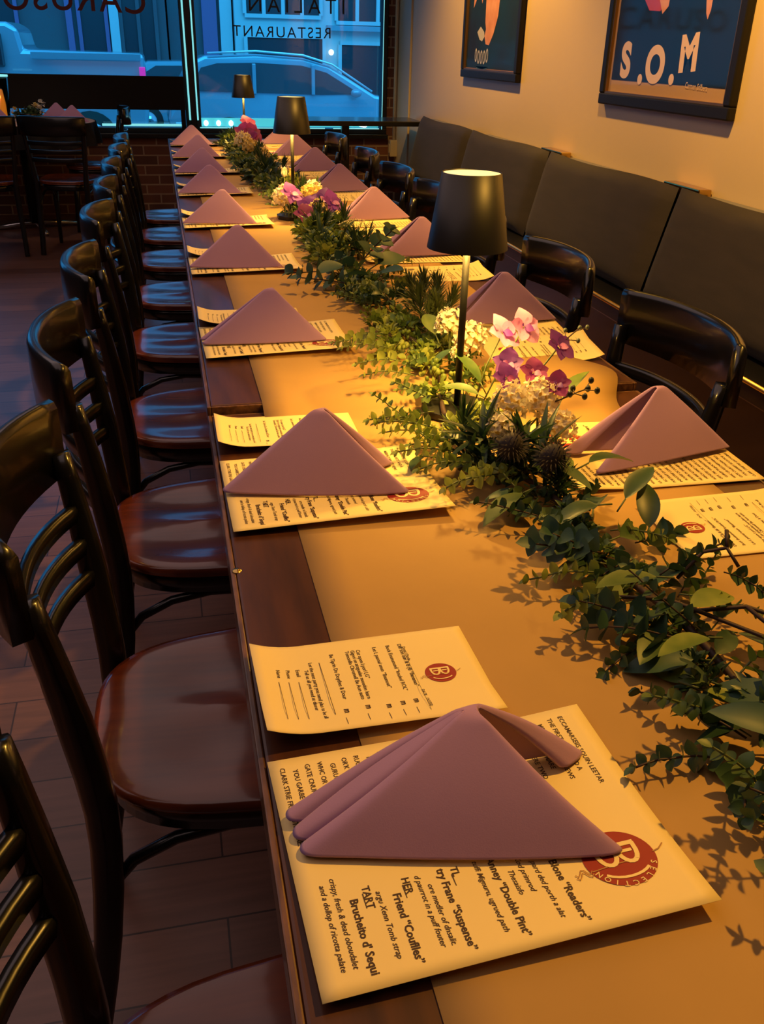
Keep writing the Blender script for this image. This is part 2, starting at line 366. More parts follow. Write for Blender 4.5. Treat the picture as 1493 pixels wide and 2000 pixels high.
# lettering on the glass (seen from behind)
def window_text(s, cx, z, size, m, name, label, arc=0.0, spacing=1.0, bold=.01):
    vs, fs = text_geo(s, size, bold, 0, 'CENTER', spacing)
    mb = MB(); mb.add([(cx-v[0], YW+.040-v[2], z+v[1]+arc*(v[0])**2) for v in vs], fs)
    return part(name, mb, m, w1 if cx > .28 else w2)
window_text('RESTAURANT', 1.01, 1.325, .11, M_letter, 'lettering', '', .02, 1.22, .0)
window_text('ITALIAN', 1.13, 1.50, .15, M_letter, 'lettering', '', .02, 1.5, .0)
window_text('CARUSO', -.55, 1.47, .24, M_letterred, 'lettering', '', -.05, 1.15)

# ------------------------------------------------------------------ tables and paper runner
T1 = .75; T2 = .762
def make_table(L, label):
    t = thing('dining_table', label, 'table', (0, 0, 0), 0, None)
    b = MB(); b.box(.006, .004, -.036, .744, L-.004, 0); part('tabletop', b, M_table, t, bevel=.003)
    b = MB()
    b.box(0, 0, -.038, .006, L, -.001); b.box(.744, 0, -.038, .75, L, -.001); b.box(.006, 0, -.038, .744, .004, -.001); b.box(.006, L-.004, -.038, .744, L, -.001)
    part('edge_band', b, M_tedge, t, bevel=.0015)
    for yy in (.22, L-.22):
        b = MB(); b.tube([(.375, yy, -.70), (.375, yy, -.04)], .038, 20); part('pedestal', b, M_iron, t)
        b = MB(); b.box(.12, yy-.035, -.0, .63, yy+.035, .03); b.box(.34, yy-.2, 0, .41, yy+.2, .03)
        for v in range(len(b.v)): b.v[v] = (b.v[v][0], b.v[v][1], b.v[v][2]-.75)
        part('foot', b, M_iron, t, bevel=.008)
    return t
X0 = .035
bounds = [(.10, 1.357), (1.362, 2.49), (2.494, 3.62), (3.624, 4.75), (4.754, 5.90)]
tl = ['nearest dark red wooden table, a little lower than the others', 'dark wooden table second from the camera, raised edge at the step',
      'dark wooden table in the middle of the long row, under the second lamp', 'dark wooden table fourth from the camera in the row', 'farthest dark wooden table of the row, close to the window']
for i, (y0, y1) in enumerate(bounds):
    t = make_table(y1-y0, tl[i]); t.location = (X0, y0, T1 if i == 0 else T2); t['group'] = 'tables pushed into one long row'
    if i:
        for c in children(t):
            if c.name.startswith('foot'): c.location.z -= (T2-T1)
            if c.name.startswith('pedestal'): c.location.z -= .008
def tz(x, y):
    return T1+(T2-T1)*max(0, min(1, (y-1.352)/.014))
def runner(u, v):
    y = .06+5.78*u; 
    k = math.exp(-((y-1.41)/.09)**2)
    x = .123+(.582)*v+ .055*k*max(0, v-.75)/.25
    s = max(0, min(1, (y-1.325)/.045)); s = s*s*(3-2*s)
    z = T1+.0012+(T2-T1+.0006)*s+.006*k*v**4 + .0008*math.sin(y*9+v*3)*v*(1-v)*4
    return (x, y, z)
b = MB(); b.grid(runner, 300, 14); o = part('paper_runner', b, M_kraft, solid=.0004, off=1)
tag(o, 'long brown kraft paper runner down the middle of the tables', 'table runner')
# small brass nail head on the nearest table
b = MB(); b.lathe([(.0, .0015), (.004, .0012), (.0055, 0)], 14); o = part('tack', b, M_gold); o.location = (X0+.0075, .872, T1); tag(o, 'small pale round dot in the left edge of the nearest table', 'tack')

# ------------------------------------------------------------------ printed sheets
PARA = ['CLARK STRIE FRE GASTHUBRE.', "YOU GARBE'S BOCATIOR AT", "GATE CNURY'THORN TRLA", 'WHC OR RESCHERWEA DTN', "GURUP TRUJCIC'RE GOLE", "OR'K TRK WIKERIGORA I", 'RUOGITES CIC ANTE LOR', 'HINCH HIND CRASTE ROLO', 'HIS ARE ASTOCIRE THEL', 'RKRITIK IN THE HERTA', 'ROUKE CIC DOUBLE PERS', 'INDUSTRIE CORK THE A', 'PORTRAIT OF ARTE HIR', 'RC THE BACK ROOM ET', 'KA. HOTEL MORETH AL', 'VINO AND MORE CIBO T', 'LITTLE PARLOR THE RO', 'THE FRIENDS HERE', 'NIXE AND THE LAST T', 'BRINGS TO THE HALL A', 'TIN ALTIAN HERE TWO', 'CAFERITTO DI MARE', 'MERRALY BIR ATE NEWS', 'THE FIRST ARTE AND A', 'ECCAMARSEIIS SOUIN LEETAR']
MENU = [(.016, 'and a dollop of ricotta palate', 0, .0060), (.024, 'crispy, fresh & dead oboudalet', 0, .0060), (.034, "Brucheito d' Sequi", 1, .0082), (.0435, 'TART', 2, .0078),
        (.053, 'argu Xenn Tomb strap', 0, .0060), (.064, 'Friend “Couflles”', 1, .0082), (.0725, 'HER', 2, .0078),
        (.083, 'd paurrot in a puff fouter', 0, .0060), (.090, 'ore medler of dnsalit.', 0, .0060), (.100, 'try Frane “Suspense”', 1, .0082), (.109, 'TL', 2, .0078),
        (.127, 'tuffi Mignuru, ugrued path', 0, .0060), (.138, 'Anney “Double Pint”', 1, .0082), (.149, 'Thesaisfo', 3, .0060),
        (.158, 'Kod primrod', 3, .0060), (.168, 'pard ded porth a alat', 0, .0060), (.181, 'A. Blone “Readers”', 1, .0084)]
def add_text(mb, s, x, y, size, bold, shear, lift, align='LEFT', stretch=1.0, maxw=None):
    vs, fs = text_geo(s, size, bold, shear, 'LEFT')
    if not vs: return
    if align == 'END':
        wd = max(v[0] for v in vs); kk = min(1, maxw/wd) if maxw else 1; y = y+wd*kk
    k = stretch
    if maxw:
        wd = max(v[0] for v in vs)-min(v[0] for v in vs)
        if wd > maxw: k *= maxw/wd
    mb.add([(x+v[1], y-v[0]*k, lift(x+v[1], y-v[0]*k)+.0005) for v in vs], fs)
def add_logo(parent, cx, cy, r, lift, ang):
    rings = MB(); n = 40
    vs = [(cx, cy, lift(cx, cy)+.0006)]+[(cx+r*math.cos(2*PI*k/n), cy+r*.93*math.sin(2*PI*k/n), lift(cx, cy)+.0006) for k in range(n)]
    vs = [(x, y, lift(x, y)+.0006) for x, y, z in vs]
    rings.add(vs, [(0, k+1, (k+1)%n+1) for k in range(n)])
    lo = part('round_logo', rings, M_red, parent, label='dark red round logo with a pale letter and ring text')
    g = MB()
    def P(a, bb): return (cx+r*bb, cy-r*a, lift(cx+r*bb, cy-r*a)+.0010)     # a = reader right, bb = reader up
    def stroke(pts, wd):
        vs = []; fs = []
        for i, (a, bb) in enumerate(pts):
            p0 = pts[max(i-1, 0)]; p1 = pts[min(i+1, len(pts)-1)]; dx, dy = p1[0]-p0[0], p1[1]-p0[1]; L = math.hypot(dx, dy) or 1
            nx, ny = -dy/L*wd/2, dx/L*wd/2; vs += [P(a+nx, bb+ny), P(a-nx, bb-ny)]
        for i in range(len(pts)-1): fs.append((2*i, 2*i+1, 2*i+3, 2*i+2))
        g.add(vs, fs)
    stroke([(-.42, -.62), (-.42, .62)], .14)                                    # a letter B in open strokes
    for s0 in (0, 1):
        c = .30 if s0 else -.30
        stroke([(-.42+.62*math.sin(PI*k/10)**.7+.0, c+.27*math.cos(PI*k/10)) for k in range(11)], .13)
    stroke([(-.18, .45), (-.18, .12)], .10); stroke([(-.18, -.12), (-.18, -.45)], .10)
    stroke([(.5*math.cos(a)+.15, .78*math.sin(a)) for a in [(-.9+1.8*k/8) for k in range(9)]], .08)
    if r > .02:
        for i, ch in enumerate('SELECTION'):
            vs, fs = text_geo(ch, r*.23, .01, 0, 'CENTER')
            th = math.radians(64-16*i); ca, sa = math.cos(th-PI/2), math.sin(th-PI/2)
            bx, by = .80*math.cos(th), .80*math.sin(th)
            g.add([P(bx+(v[0]*ca-v[1]*sa)/r, by+(v[0]*sa+v[1]*ca)/r) for v in vs], fs)
    part('logo_marks', g, M_paper, lo)
    g2 = MB(); g, save = g2, g
    stroke([(.25, -.9), (.18, -.2), (.15, .5)], .035)
    for q in (-1, 1): stroke([(.25+.10*math.sin(k*1.3)+q*.05, -.9-.07*k) for k in range(8)], .03)
    stroke([(-.15, 1.35), (0, 1.15), (.05, .95)], .035)
    part('torch_line', g2, M_redline, lo)
def paper_lift(kind, amp):
    W, H = (.279, .2185) if kind == 'menu' else (.2135, .1375)
    def f(x, y):
        u = x/W+.5; v = y/H+.5
        if kind == 'menu': return .0012+amp*(max(0, 1-v*1.35)**2*(.35+.65*u)*.012 + max(0, u-.72)*.02*v)
        return .0012+amp*(max(0, .22-u)**2*.22+ max(0, .3-v)*.02 + .004*(1-u)*(1-v))
    return f, W, H
def make_sheet(kind, amp=1.0, label='', cat=''):
    f, W, H = paper_lift(kind, amp)
    nm = 'menu_sheet' if kind == 'menu' else 'order_card'
    t = thing(nm, label, cat)
    b = MB(); b.grid(lambda u, v: ((u-.5)*W, (v-.5)*H, f((u-.5)*W, (v-.5)*H)), 24, 20); part('paper', b, M_paper, t, solid=.0003, off=0)
    tx = MB(); x0 = -W/2; y1 = H/2
    if kind == 'menu':
        pt = MB(); gap = (W-.022)/25
        for i, s in enumerate(PARA): add_text(pt, s, x0+.0085+i*gap, y1-.010-(.004*(i % 3 == 1)), .0060, .010, 0, f, maxw=.088)
        part('paragraph_text', pt, M_ink, t)
        for n_, (x, s, k, sz) in enumerate(MENU):
            if k == 2:
                add_text(tx, s, x0+x+.001, -.030, sz, .02, 0, f)
                tx.add([(x0+x+q[1], q[0], f(x0+x, -.04)+.0005) for q in ((-.036, .0008), (-.052, .0008), (-.052, 0), (-.036, 0))], [(0, 1, 2, 3)])
            else:
                add_text(tx, s, x0+x, (-.099 if k == 1 else -.092 if k == 0 else -.066), sz, .026 if k == 1 else .008, 0 if k == 1 else .28, f, align='END', maxw=.094)
    else:
        def rule(xx, ya, yb, w=.0005): tx.add([(xx, ya, f(xx, ya)+.0006), (xx+w, ya, f(xx, ya)+.0006), (xx+w, yb, f(xx, yb)+.0006), (xx, yb, f(xx, yb)+.0006)], [(0, 1, 2, 3)])
        X = lambda wx: wx-.150; Y = lambda wy: wy-.644        # places measured on the nearest card
        for i, s in enumerate(('Name', 'Phone', 'Email')):
            xx = X(.0635+i*.0092); add_text(tx, s, xx, Y(.674), .0052, .012, 0, f); rule(xx, Y(.655), Y(.598))
        add_text(tx, 'Let the next party you send plan to be all', X(.0955), Y(.683), .0052, .012, 0, f, maxw=.092)
        add_text(tx, 'Tell us all you need at dinner', X(.0900), Y(.672), .0052, .012, 0, f, maxw=.072)
        rule(X(.1055), Y(.681), Y(.600), .0006)
        for x, s, y in ((.1175, 'Be Tiprin Do Doythes & Dour', .692), (.1335, 'Tomonllo Chromell Be Aon auto', .694), (.1390, 'Gigori on atoguelan nuoudon learn', .694), (.1445, 'Cut open l porl LG”', .694), (.1610, 'Let L pannal anun “Baunout”', .695), (.1745, 'Bock Exununund “knuled ROL”', .695), (.1865, 'Dill son aun & B (B “Bananas”', .695)):
            add_text(tx, s, X(x), Y(y), .0056, .010, 0, f, maxw=.075)
        for x, y in ((.1145, .607), (.1345, .609), (.1530, .606), (.1665, .608), (.1790, .609)):
            add_text(tx, 'm', X(x), Y(y), .0085, .03, 0, f); rule(X(x)-.001, Y(y)-.014, Y(y)-.024)
        rule(X(.1895), Y(.692), Y(.588), .0004); add_text(tx, 'Doost I Porde', X(.1905), Y(.690), .004, .01, 0, f, maxw=.03); add_text(tx, 'DATE    OOTED', X(.1905), Y(.622), .004, .01, 0, f, maxw=.035)
    part('dish_text' if kind == 'menu' else 'printed_text', tx, M_ink, t)
    if kind == 'menu': add_logo(t, .092, -.055, .0275, f, 0)
    else: add_logo(t, .0655, -.0015, .0150, f, 0)
    return t

G_menu = 'menu sheets laid at the places'; G_card = 'order cards laid at the places'
menus = {}
m0 = make_sheet('menu', 1.0, 'nearest cream menu sheet with large bold dish names, under the closest napkin', 'menu')
m0.location = (.1865, .4555, T1+.0022); m0.rotation_euler.z = math.radians(2.6); m0['group'] = G_menu
c0 = make_sheet('card', 1.0, 'nearest cream order card with red logo, nothing on top of it', 'order card')
c0.location = (.150, .6445, T1+.0022); c0.rotation_euler.z = math.radians(1.2); c0['group'] = G_card
ordl = ['', 'second', 'third', 'fourth', 'fifth', 'sixth', 'seventh', 'eighth', 'farthest']
# left places: menu centre y, card centre y, rotation
left = [(1.060, 1.262, .8, 1.0), (1.70, 1.868, 1.2, 1), (2.372, 2.53, 0.5, 1), (3.0, 3.155, .6, 1), (3.66, 3.83, 0, 1), (4.28, 4.44, 0, 1), (4.90, 5.05, 0, 1), (5.50, 5.66, 0, 1)]
for i, (ym, yc, r, a) in enumerate(left):
    z = (T1 if i == 0 else T2)+.0022
    dup(m0, 'cream menu sheet on the left side of the table, %s from the camera' % ordl[i+1], (.183, ym, z), math.radians(r))
    dup(c0, 'cream order card on the left side, showing behind the %s napkin from the camera' % ordl[i+1], (.150, yc, z-.0014), math.radians(-r*.5))
right = [(1.088, .862, -1.0), (1.735, 1.565, -6), (2.455, 2.205, -1), (2.99, 2.765, -1), (3.68, 3.50, -1), (4.34, 4.16, 0), (4.96, 4.79, 0), (5.56, 5.40, 0)]
for i, (ym, yc, r) in enumerate(right):
    z = (T1 if i == 0 else T2)+.0022
    nth = ['nearest'] + ordl[1:7] + ['farthest']
    dup(m0, 'cream menu sheet on the right side of the table, under the %s right-hand napkin' % nth[i], (.648, ym, z), PI+math.radians(r))
    dup(c0, 'cream order card on the right side, lying in front of the %s right-hand napkin' % nth[i], (.672 if i == 0 else .680, yc, z-.0014 if i else z), PI+math.radians(r*(.1 if i == 0 else 1)))

# ------------------------------------------------------------------ napkins
def napkin_mesh(V, F, B, A, folds=2, seed=0, h=.1, r0=.014):
    rnd = random.Random(seed)
    V = Vector(V); F = Vector(F); B = Vector(B); A = Vector(A)
    def seg(p, q, n, e0=True): return [p.lerp(q, k/n) for k in range(n+(1 if e0 else 0))]
    dF = (F-V).normalized(); dB = (B-V).normalized(); nrm = Vector((-dF.y, dF.x, 0))
    if nrm.dot(B-V) < 0: nrm = -nrm
    out = -((dF+dB).normalized())
    base = []
    # inner return at the open end of the front panel, then front panel to the closed end
    base += [F+nrm*.016-dF*.05, F+nrm*.014-dF*.02, F+nrm*.010-dF*.004, F+nrm*.004+dF*.001]
    base += [F.lerp(V+out*-.004, k/14) - nrm*(.004*math.sin(PI*k/14)) for k in range(0, 14)]
    def nose(c, rr, d1, d2, inner=True):
        return [c+out*(rr*math.sin(a))+nrm*(-rr*math.cos(a)) for a in [PI*k/6 for k in range(7)]]
    pitch = r0*(1.25 if folds < 3 else 1.05)
    for q in range(folds):
        c = V+nrm*(r0*.55+pitch*q)+out*(.0065*q if folds > 2 else .004*q)
        base += [c+out*(r0*.55*math.sin(a))-nrm*(r0*.55*math.cos(a)) for a in [PI*k/7 for k in range(8)]]
        if q < folds-1:
            iv = V-out*.085+nrm*(r0*1.1+pitch*q)
            base += [iv+out*.06, iv+out*.03, iv+out*.01-nrm*.001, iv+nrm*.002, iv+out*.01+nrm*.004, iv+out*.03+nrm*.003, iv+out*.06+nrm*.002]
    e0 = V+nrm*(r0*1.1+pitch*(folds-1))
    Bn = Vector((-dB.y, dB.x, 0))
    if Bn.dot(nrm) < 0: Bn = -Bn
    base += [e0.lerp(B, k/12)+Bn*(.003*math.sin(PI*k/12)) for k in range(1, 13)]
    base += [B-Bn*.004+dB*.002, B-Bn*.010-dB*.004, B-Bn*.012-dB*.03]
    # smooth
    for _ in range(2):
        base = [base[0]]+[(base[i-1]+base[i]*2+base[i+1])/4 for i in range(1, len(base)-1)]+[base[-1]]
    n = len(base); nt_ = 22; z0 = V.z
    vs = []; fs = []
    cen = sum(base, Vector())/n
    for j in range(nt_+1):
        t = j/nt_
        k = (1-t)**1.0
        
        for i, p in enumerate(base):
            s = i/(n-1)
            q = Vector((A.x+(p.x-A.x)*k, A.y+(p.y-A.y)*k, 0))
            # keep a short ridge at the apex and thickness
            off = (p-cen); q += Vector((off.x*.035, off.y*.11, 0))*t
            bul = math.sin(PI*t)*(.0045+.002*math.sin(5*s+seed))
            front = 1 if i < n/2 else -1
            q += -nrm*front*bul*(1.0 if front > 0 else 1.0+.9*(folds > 2))
            z = z0+(A.z-z0)*(t if t < .93 else .93+ .07*(1-((1-t)/.07)**2)*.6) 
            z += .0018*math.sin(9*s+seed)*(1-t)**3+ .0012
            vs.append((q.x, q.y, z))
    for j in range(nt_):
        for i in range(n-1):
            a = j*n+i; fs.append((a, a+1, a+1+n, a+n))
    # close the tip
    o = nt_*n
    for i in range(n//2-1): fs.append((o+i, o+i+1, o+n-2-i, o+n-1-i))
    mb = MB(); mb.add(vs, fs, True)
    return mb
def napkin(V, F, B, A, label, folds=1, seed=0, group='folded mauve napkins on the menus', thick=.0035, r0=.014):
    c = Vector((sum(p[0] for p in (V, F, B))/3, sum(p[1] for p in (V, F, B))/3, V[2]))
    mb = napkin_mesh(*[Vector(p)-c for p in (V, F, B, A)], folds=folds, seed=seed, r0=r0)
    o = part('folded_napkin', mb, M_napkin, solid=thick, off=0, sub=1)
    o.location = c; tag(o, label, 'napkin', group)
    return o
napkin((.062, .452, .757), (.288, .405, .757), (.303, .518, .757), (.191, .497, .834), 'nearest mauve napkin, largest in view, with three soft folds at its left end', 3, 1, thick=.004, r0=.0155)
zb = T1+.008
napkin((.046, 1.052, zb), (.281, 1.008, zb), (.282, 1.115, zb), (.172, 1.082, .856), 'mauve napkin second from the camera on the left side', 1, 2)
zb = T2+.008
lz = T2
def left_nap(y, i, dx=0, h=.104, folds=1):
    rn = random.Random(i*5+1)
    napkin((.048+dx, y, zb), (.281+dx+rn.uniform(-.006, .006), y-.012, zb), (.262+dx+rn.uniform(-.02, .012), y+.08, zb), (.172+dx+rn.uniform(-.008, .006), y+.052, lz+h+rn.uniform(-.003, .003)),
           'mauve napkin %s from the camera on the left side' % (['', '', 'third', 'fourth', 'fifth', 'sixth', 'seventh', 'second last', 'farthest'][i]), folds, i)
left_nap(1.672, 2, .002, .098, 2)
for i, y in ((3, 2.325), (4, 2.955), (5, 3.60), (6, 4.22), (7, 4.83), (8, 5.43)): left_nap(y, i)
# right side, open end towards the garland
def right_nap(y, i, F=None, V=None, B=None, A=None, z=None):
    rn = random.Random(i*3+2); z = z or zb
    nm = ['nearest', 'second', 'third', 'fourth', 'fifth', 'sixth', 'seventh', 'farthest'][i]
    napkin((*(V or (.785, y+.03)), z), (*(F or (.552, y)), z), (*(B or (.540+rn.uniform(-.005, .01), y+.062)), z), A or (.674+rn.uniform(-.012, .006), y+.062, T2+.104),
           'mauve napkin on the right side of the table, %s from the camera' % nm, 1, 30+i)
right_nap(1.03, 0, F=(.549, 1.022), V=(.783, 1.072), B=(.524, 1.10), A=(.671, 1.10, .853), z=T1+.008)
right_nap(1.715, 1); right_nap(2.395, 2); right_nap(2.98, 3); right_nap(3.62, 4); right_nap(4.25, 5); right_nap(4.88, 6); right_nap(5.48, 7)

# ------------------------------------------------------------------ table lamps
def make_lamp(label):
    t = thing('table_lamp', label, 'lamp', group='black cordless lamps on the table')
    b = MB(); b.poly([(.058*math.cos(PI/8+PI*k/4), .058*math.sin(PI/8+PI*k/4)) for k in range(8)], 0, .012); part('base', b, M_shade, t, bevel=.0015)
    b = MB(); b.tube([(0, 0, .01), (0, 0, .29)], .0055, 14); part('pole', b, mat('black_pole_metal', (.005, .005, .005), .45, spec=.25), t)
    b = MB(); b.lathe([(.0605, .262), (.0435, .368), (.0425, .368), (.0595, .262)], 48)
    sh = part('lamp_shade', b, M_shade, t)
    b = MB(); b.lathe([(.0590, .2625), (.0423, .366)], 48); part('lining', b, M_in, sh)
    b = MB(); b.lathe([(.0001, .3665), (.042, .3665), (.042, .364), (.0001, .364)], 40); part('top_diffuser', b, M_glow, t, label='glowing cream disc')
    b = MB(); b.lathe([(.0001, .290), (.028, .290), (.030, .296), (.0001, .300)], 32); part('light_disc', b, M_bulb, t, label='glowing amber disc')
    return t
def place_lamp_light(x, y, z, power):
    l = bpy.data.lights.new('lamp_bulb', 'AREA'); l.shape = 'DISK'; l.size = .056; l.energy = power; l.color = (1.0, 0.55, 0.10)
    o = bpy.data.objects.new('lamp_bulb', l); C.objects.link(o); o.location = (x, y, z)
LP = [(.432, 1.30, T1+.0022, 'nearest black table lamp with glowing top, standing among white and purple flowers'),
      (.407, 3.07, T2+.0022, 'middle black table lamp, beside the yellow and purple flowers'),
      (.432, 5.15, T2+.0022, 'farthest black table lamp, small against the window')]
lamp0 = make_lamp(LP[0][3]); lamp0.location = LP[0][:3]
for x, y, z, lb in LP[1:]: dup(lamp0, lb, (x, y, z))
for i, (x, y, z, lb) in enumerate(LP): place_lamp_light(x, y, z+.287, (3.7, 3.6, 3.0)[i])

# ------------------------------------------------------------------ chairs
def rrect(x0, x1, w0, w1, n=10, p=3.2):     # rounded trapezoid seat outline, superellipse
    pts = []
    for k in range(48):
        a = 2*PI*k/48; ca, sa = math.cos(a), math.sin(a)
        u = math.copysign(abs(ca)**(2/p), ca); v = math.copysign(abs(sa)**(2/p), sa)
        x = (x0+x1)/2+u*(x1-x0)/2; ww = w0+(w1-w0)*(x-x0)/(x1-x0); pts.append((x, v*ww))
    return pts
def make_chair(label):
    t = thing('ladder_back_chair', label, 'chair')
    out = rrect(-.200, .205, .168, .208)
    vs = []; fs = []; n = len(out); rings = [0, .25, .45, .62, .76, .88, .96, 1.0]
    cx = .01
    for k, s in enumerate(rings):
        for (x, y) in out:
            xx = cx+(x-cx)*s; yy = y*s
            dip = -.011*math.exp(-((xx+.03)/.11)**2-((abs(yy)-.07)/.07)**2)
            z = .462+dip-(.004*max(0, (s-.9)/.1)**2)
            vs.append((xx, yy, z))
    for k in range(len(rings)-1):
        for i in range(n): a = k*n+i; b_ = k*n+(i+1)%n; fs.append((a, a+n, b_+n, b_))
    o = len(vs)
    for (x, y) in out: vs.append((x*1.0, y, .446))
    for (x, y) in out: vs.append((cx+(x-cx)*.97, y*.97, .438))
    k = len(rings)-1
    for kk in range(2):
        for i in range(n): a = (k+kk)*n+i; b_ = (k+kk)*n+(i+1)%n; fs.append((a, a+n, b_+n, b_))
    fs.append(tuple(range(o+n, o+2*n)))
    mb = MB(); mb.add(vs, fs, True); part('seat', mb, M_seat, t, label='red-brown saddled wooden seat')
    # apron under the seat
    a_out = rrect(-.185, .19, .150, .188); a_in = rrect(-.165, .17, .130, .168)
    mb = MB(); vs = [(x, y, .439) for x, y in a_out]+[(x, y, .398) for x, y in a_out]+[(x, y, .398) for x, y in a_in]+[(x, y, .439) for x, y in a_in]
    fs = []
    for q in range(4):
        for i in range(n): a = q*n+i; b_ = q*n+(i+1)%n; c_ = ((q+1)%4)*n; fs.append((a, b_, c_+(i+1)%n, c_+i))
    mb.add(vs, fs, True); part('seat_frame', mb, M_black, t)
    # rear legs that carry the back
    for s in (-1, 1):
        def post(z):
            if z > .44:
                u = (z-.44)/(.845-.44); x = -.182-.045*u**1.5; y = .158+.036*u
            else:
                u = 1-z/.44; x = -.182-.060*u**1.6; y = .158+.004*u
            return Vector((x, s*y, z))
        zs = [0, .08, .16, .24, .32, .40, .46, .52, .60, .68, .74, .775]
        pr = []
        for z in zs:
            wd = (.019 if z < .6 else .019-.007*(z-.6)/.175) if z > .3 else .019-.005*(1-z/.3); th = .013 if z > .5 else .015
            pr.append([(wd*c, th*d) for c, d in ((-1,-.6),(-.7,-1),(.7,-1),(1,-.6),(1,.6),(.7,1),(-.7,1),(-1,.6))])
        mb = MB(); mb.sweep([post(z) for z in zs], pr, up=Vector((0, 1, 0))); part('leg', mb, M_black, t)
        # front leg
        mb = MB(); mb.tube([(.155+.02, s*.168, 0), (.150+.008, s*.160, .2), (.150, s*.152, .41)], [.013, .017, .020], 10); part('leg', mb, M_black, t)
        # bent wood hoop between the front and rear leg
        mb = MB(); mb.tube([(-.196+.008, s*.150, .275), (-.186, s*.149, .315), (-.155, s*.148, .352), (-.10, s*.147, .378), (-.03, s*.147, .389), (.04, s*.147, .385), (.10, s*.147, .362), (.138, s*.148, .322), (.149, s*.150, .275)], .0085, 8)
        part('hoop_brace', mb, M_black, t)
    # curved crest rail and three curved slats
    def arcpt(y, half, depth, x_end, z): return Vector((x_end-depth*(1-(abs(y)/half)**2.2), y, z))
    K = 18; half = .206
    mb = MB(); pts = [arcpt(-half+2*half*k/K, half, .058, -.222, .795) for k in range(K+1)]
    prof = [(-.011, -.056), (.011, -.056), (.012, .0), (.011, .040), (.007, .049), (0, .052), (-.007, .049), (-.011, .040), (-.012, 0)]
    prs = []
    for k in range(K+1):
        e = 1-abs(2*k/K-1)**3; prs.append([(a, (b_ if b_ > 0 else b_*(1.0+.12*e))+(.003*e if b_ > 0 else 0)) for a, b_ in prof])
    mb.sweep(pts, prs); part('top_rail', mb, M_black, t)
    for z in (.690, .640, .590):
        u = (z-.44)/(.845-.44); hf = .158+.036*u; xe = -.182-.045*u**1.5
        mb = MB(); pts = [arcpt(-hf+2*hf*k/K, hf, .050, xe, z) for k in range(K+1)]
        mb.sweep(pts, [(-.007, -.012), (.007, -.012), (.0085, .006), (.006, .012), (-.006, .012), (-.0085, .006)]); part('slat', mb, M_black, t)
    return t
GCL = 'ladder back chairs along the left side of the table'; GCR = 'ladder back chairs along the right side of the table'
ch0 = make_chair('black ladder back chair nearest the camera on the left, mostly cut off by the frame'); ch0.location = (.045, .41, 0); ch0['group'] = GCL
nn = ['second', 'third', 'fourth', 'fifth', 'sixth', 'seventh', 'eighth', 'farthest']
for i, y in enumerate((.995, 1.555, 2.13, 2.77, 3.36, 3.97, 4.53, 5.08)):
    dup(ch0, 'black ladder back chair with red-brown seat, %s from the camera on the left' % nn[i], (.045+(0, .0, .002, .0, .003, -.002, .002, .003)[i], y, 0), math.radians((0, 1.5, 2, -2, 1, 1.5, -1, 2)[i]))
for i, y in enumerate((.87, 1.475, 2.07, 2.67, 3.22, 3.74, 4.37, 5.17)):
    dup(ch0, ['black ladder back chair on the right, beside the nearest right-hand napkin', 'black ladder back chair on the right, nearest whole one before the wall bench', 'second whole black ladder back chair on the right, just right of the near lamp shade',
              'black ladder back chair on the right, mostly hidden behind the near lamp shade', 'black ladder back chair on the right, left of the near lamp shade', 'black ladder back chair on the right, in front of the end of the wall bench',
              'black ladder back chair on the right, second last before the window', 'black ladder back chair on the right, last before the window'][i], (.69, y, 0), PI+math.radians((0, 1, -1, 1, -1, 2, -2, 1)[i]), GCR)

# ------------------------------------------------------------------ wall bench with cushions
t = thing('wall_bench', 'long black bench with brass edge along the right wall', 'bench')
b = MB(); b.box(1.64, .9, .36, XR-.005, 6.95, .42); part('seat', b, M_black, t, bevel=.006)
b = MB(); b.tube([(1.640, .9, .420), (1.640, 6.95, .420)], .008, 12); part('edge_trim', b, mat('satin_brass', (.75, .5, .16), .38, 1.0), t, label='brass strip')
b = MB(); b.box(1.70, .9, 0, XR-.01, 6.95, .36); part('plinth', b, M_black, t)
b = MB(); b.box(XR-.05, .9, .42, XR-.005, 6.95, .80); part('back_board', b, M_black, t, bevel=.004)
# blue-lit ledge strip and clips above the cushions
for y0, y1 in ((3.34, 4.30), (4.62, 5.55), (5.85, 6.80), (2.0, 3.05)):
    b = MB(); b.box(XR-.045, y0, .80, XR-.006, y1, .822); part('ledge_panel', b, mat('grey_ledge', (.12, .13, .15), .3), t, bevel=.003)
for y in (3.20, 4.47):
    b = MB(); b.box(XR-.06, y-.13, .80, XR-.006, y+.13, .842); part('ledge_clip', b, M_gold, t, bevel=.004, label='brass bracket')
def cushion(y0, y1, label):
    b = MB(); L = y1-y0
    def surf(u, v):        # u along y, v bottom to top, front face with puffed edges
        return None
    n, m = 26, 14; vs = []; fs = []
    def P(u, v, side):
        e = (1-abs(2*u-1)**8)*(1-abs(2*v-1)**8)
        e = max(0, e)**.5
        th = .045*e
        x = 1.785+(1.885-1.785)*v; z = .425+(.832-.425)*v
        nx, nz = -.97, .24
        zz = z+.006*math.sin(u*7)*v
        return (x+nx*th*side, y0+L*u-(.0)*v, zz+nz*th*side)
    for side in (1, -.6):
        o = len(vs)
        for i in range(n+1):
            for j in range(m+1): vs.append(P(i/n, j/m, side))
        for i in range(n):
            for j in range(m):
                a = o+i*(m+1)+j; q = (a, a+m+1, a+m+2, a+1); fs.append(q if side > 0 else q[::-1])
    b.add(vs, fs, True)
    o = part('back_cushion', b, M_cush); tag(o, label, 'cushion', 'charcoal cushions leaning on the wall bench')
cushion(5.72, 6.88, 'charcoal back cushion at the far end of the wall bench, beside the window')
cushion(4.47, 5.70, 'charcoal back cushion below the small poster')
cushion(3.20, 4.45, 'charcoal back cushion right of the near lamp shade, below the large poster')
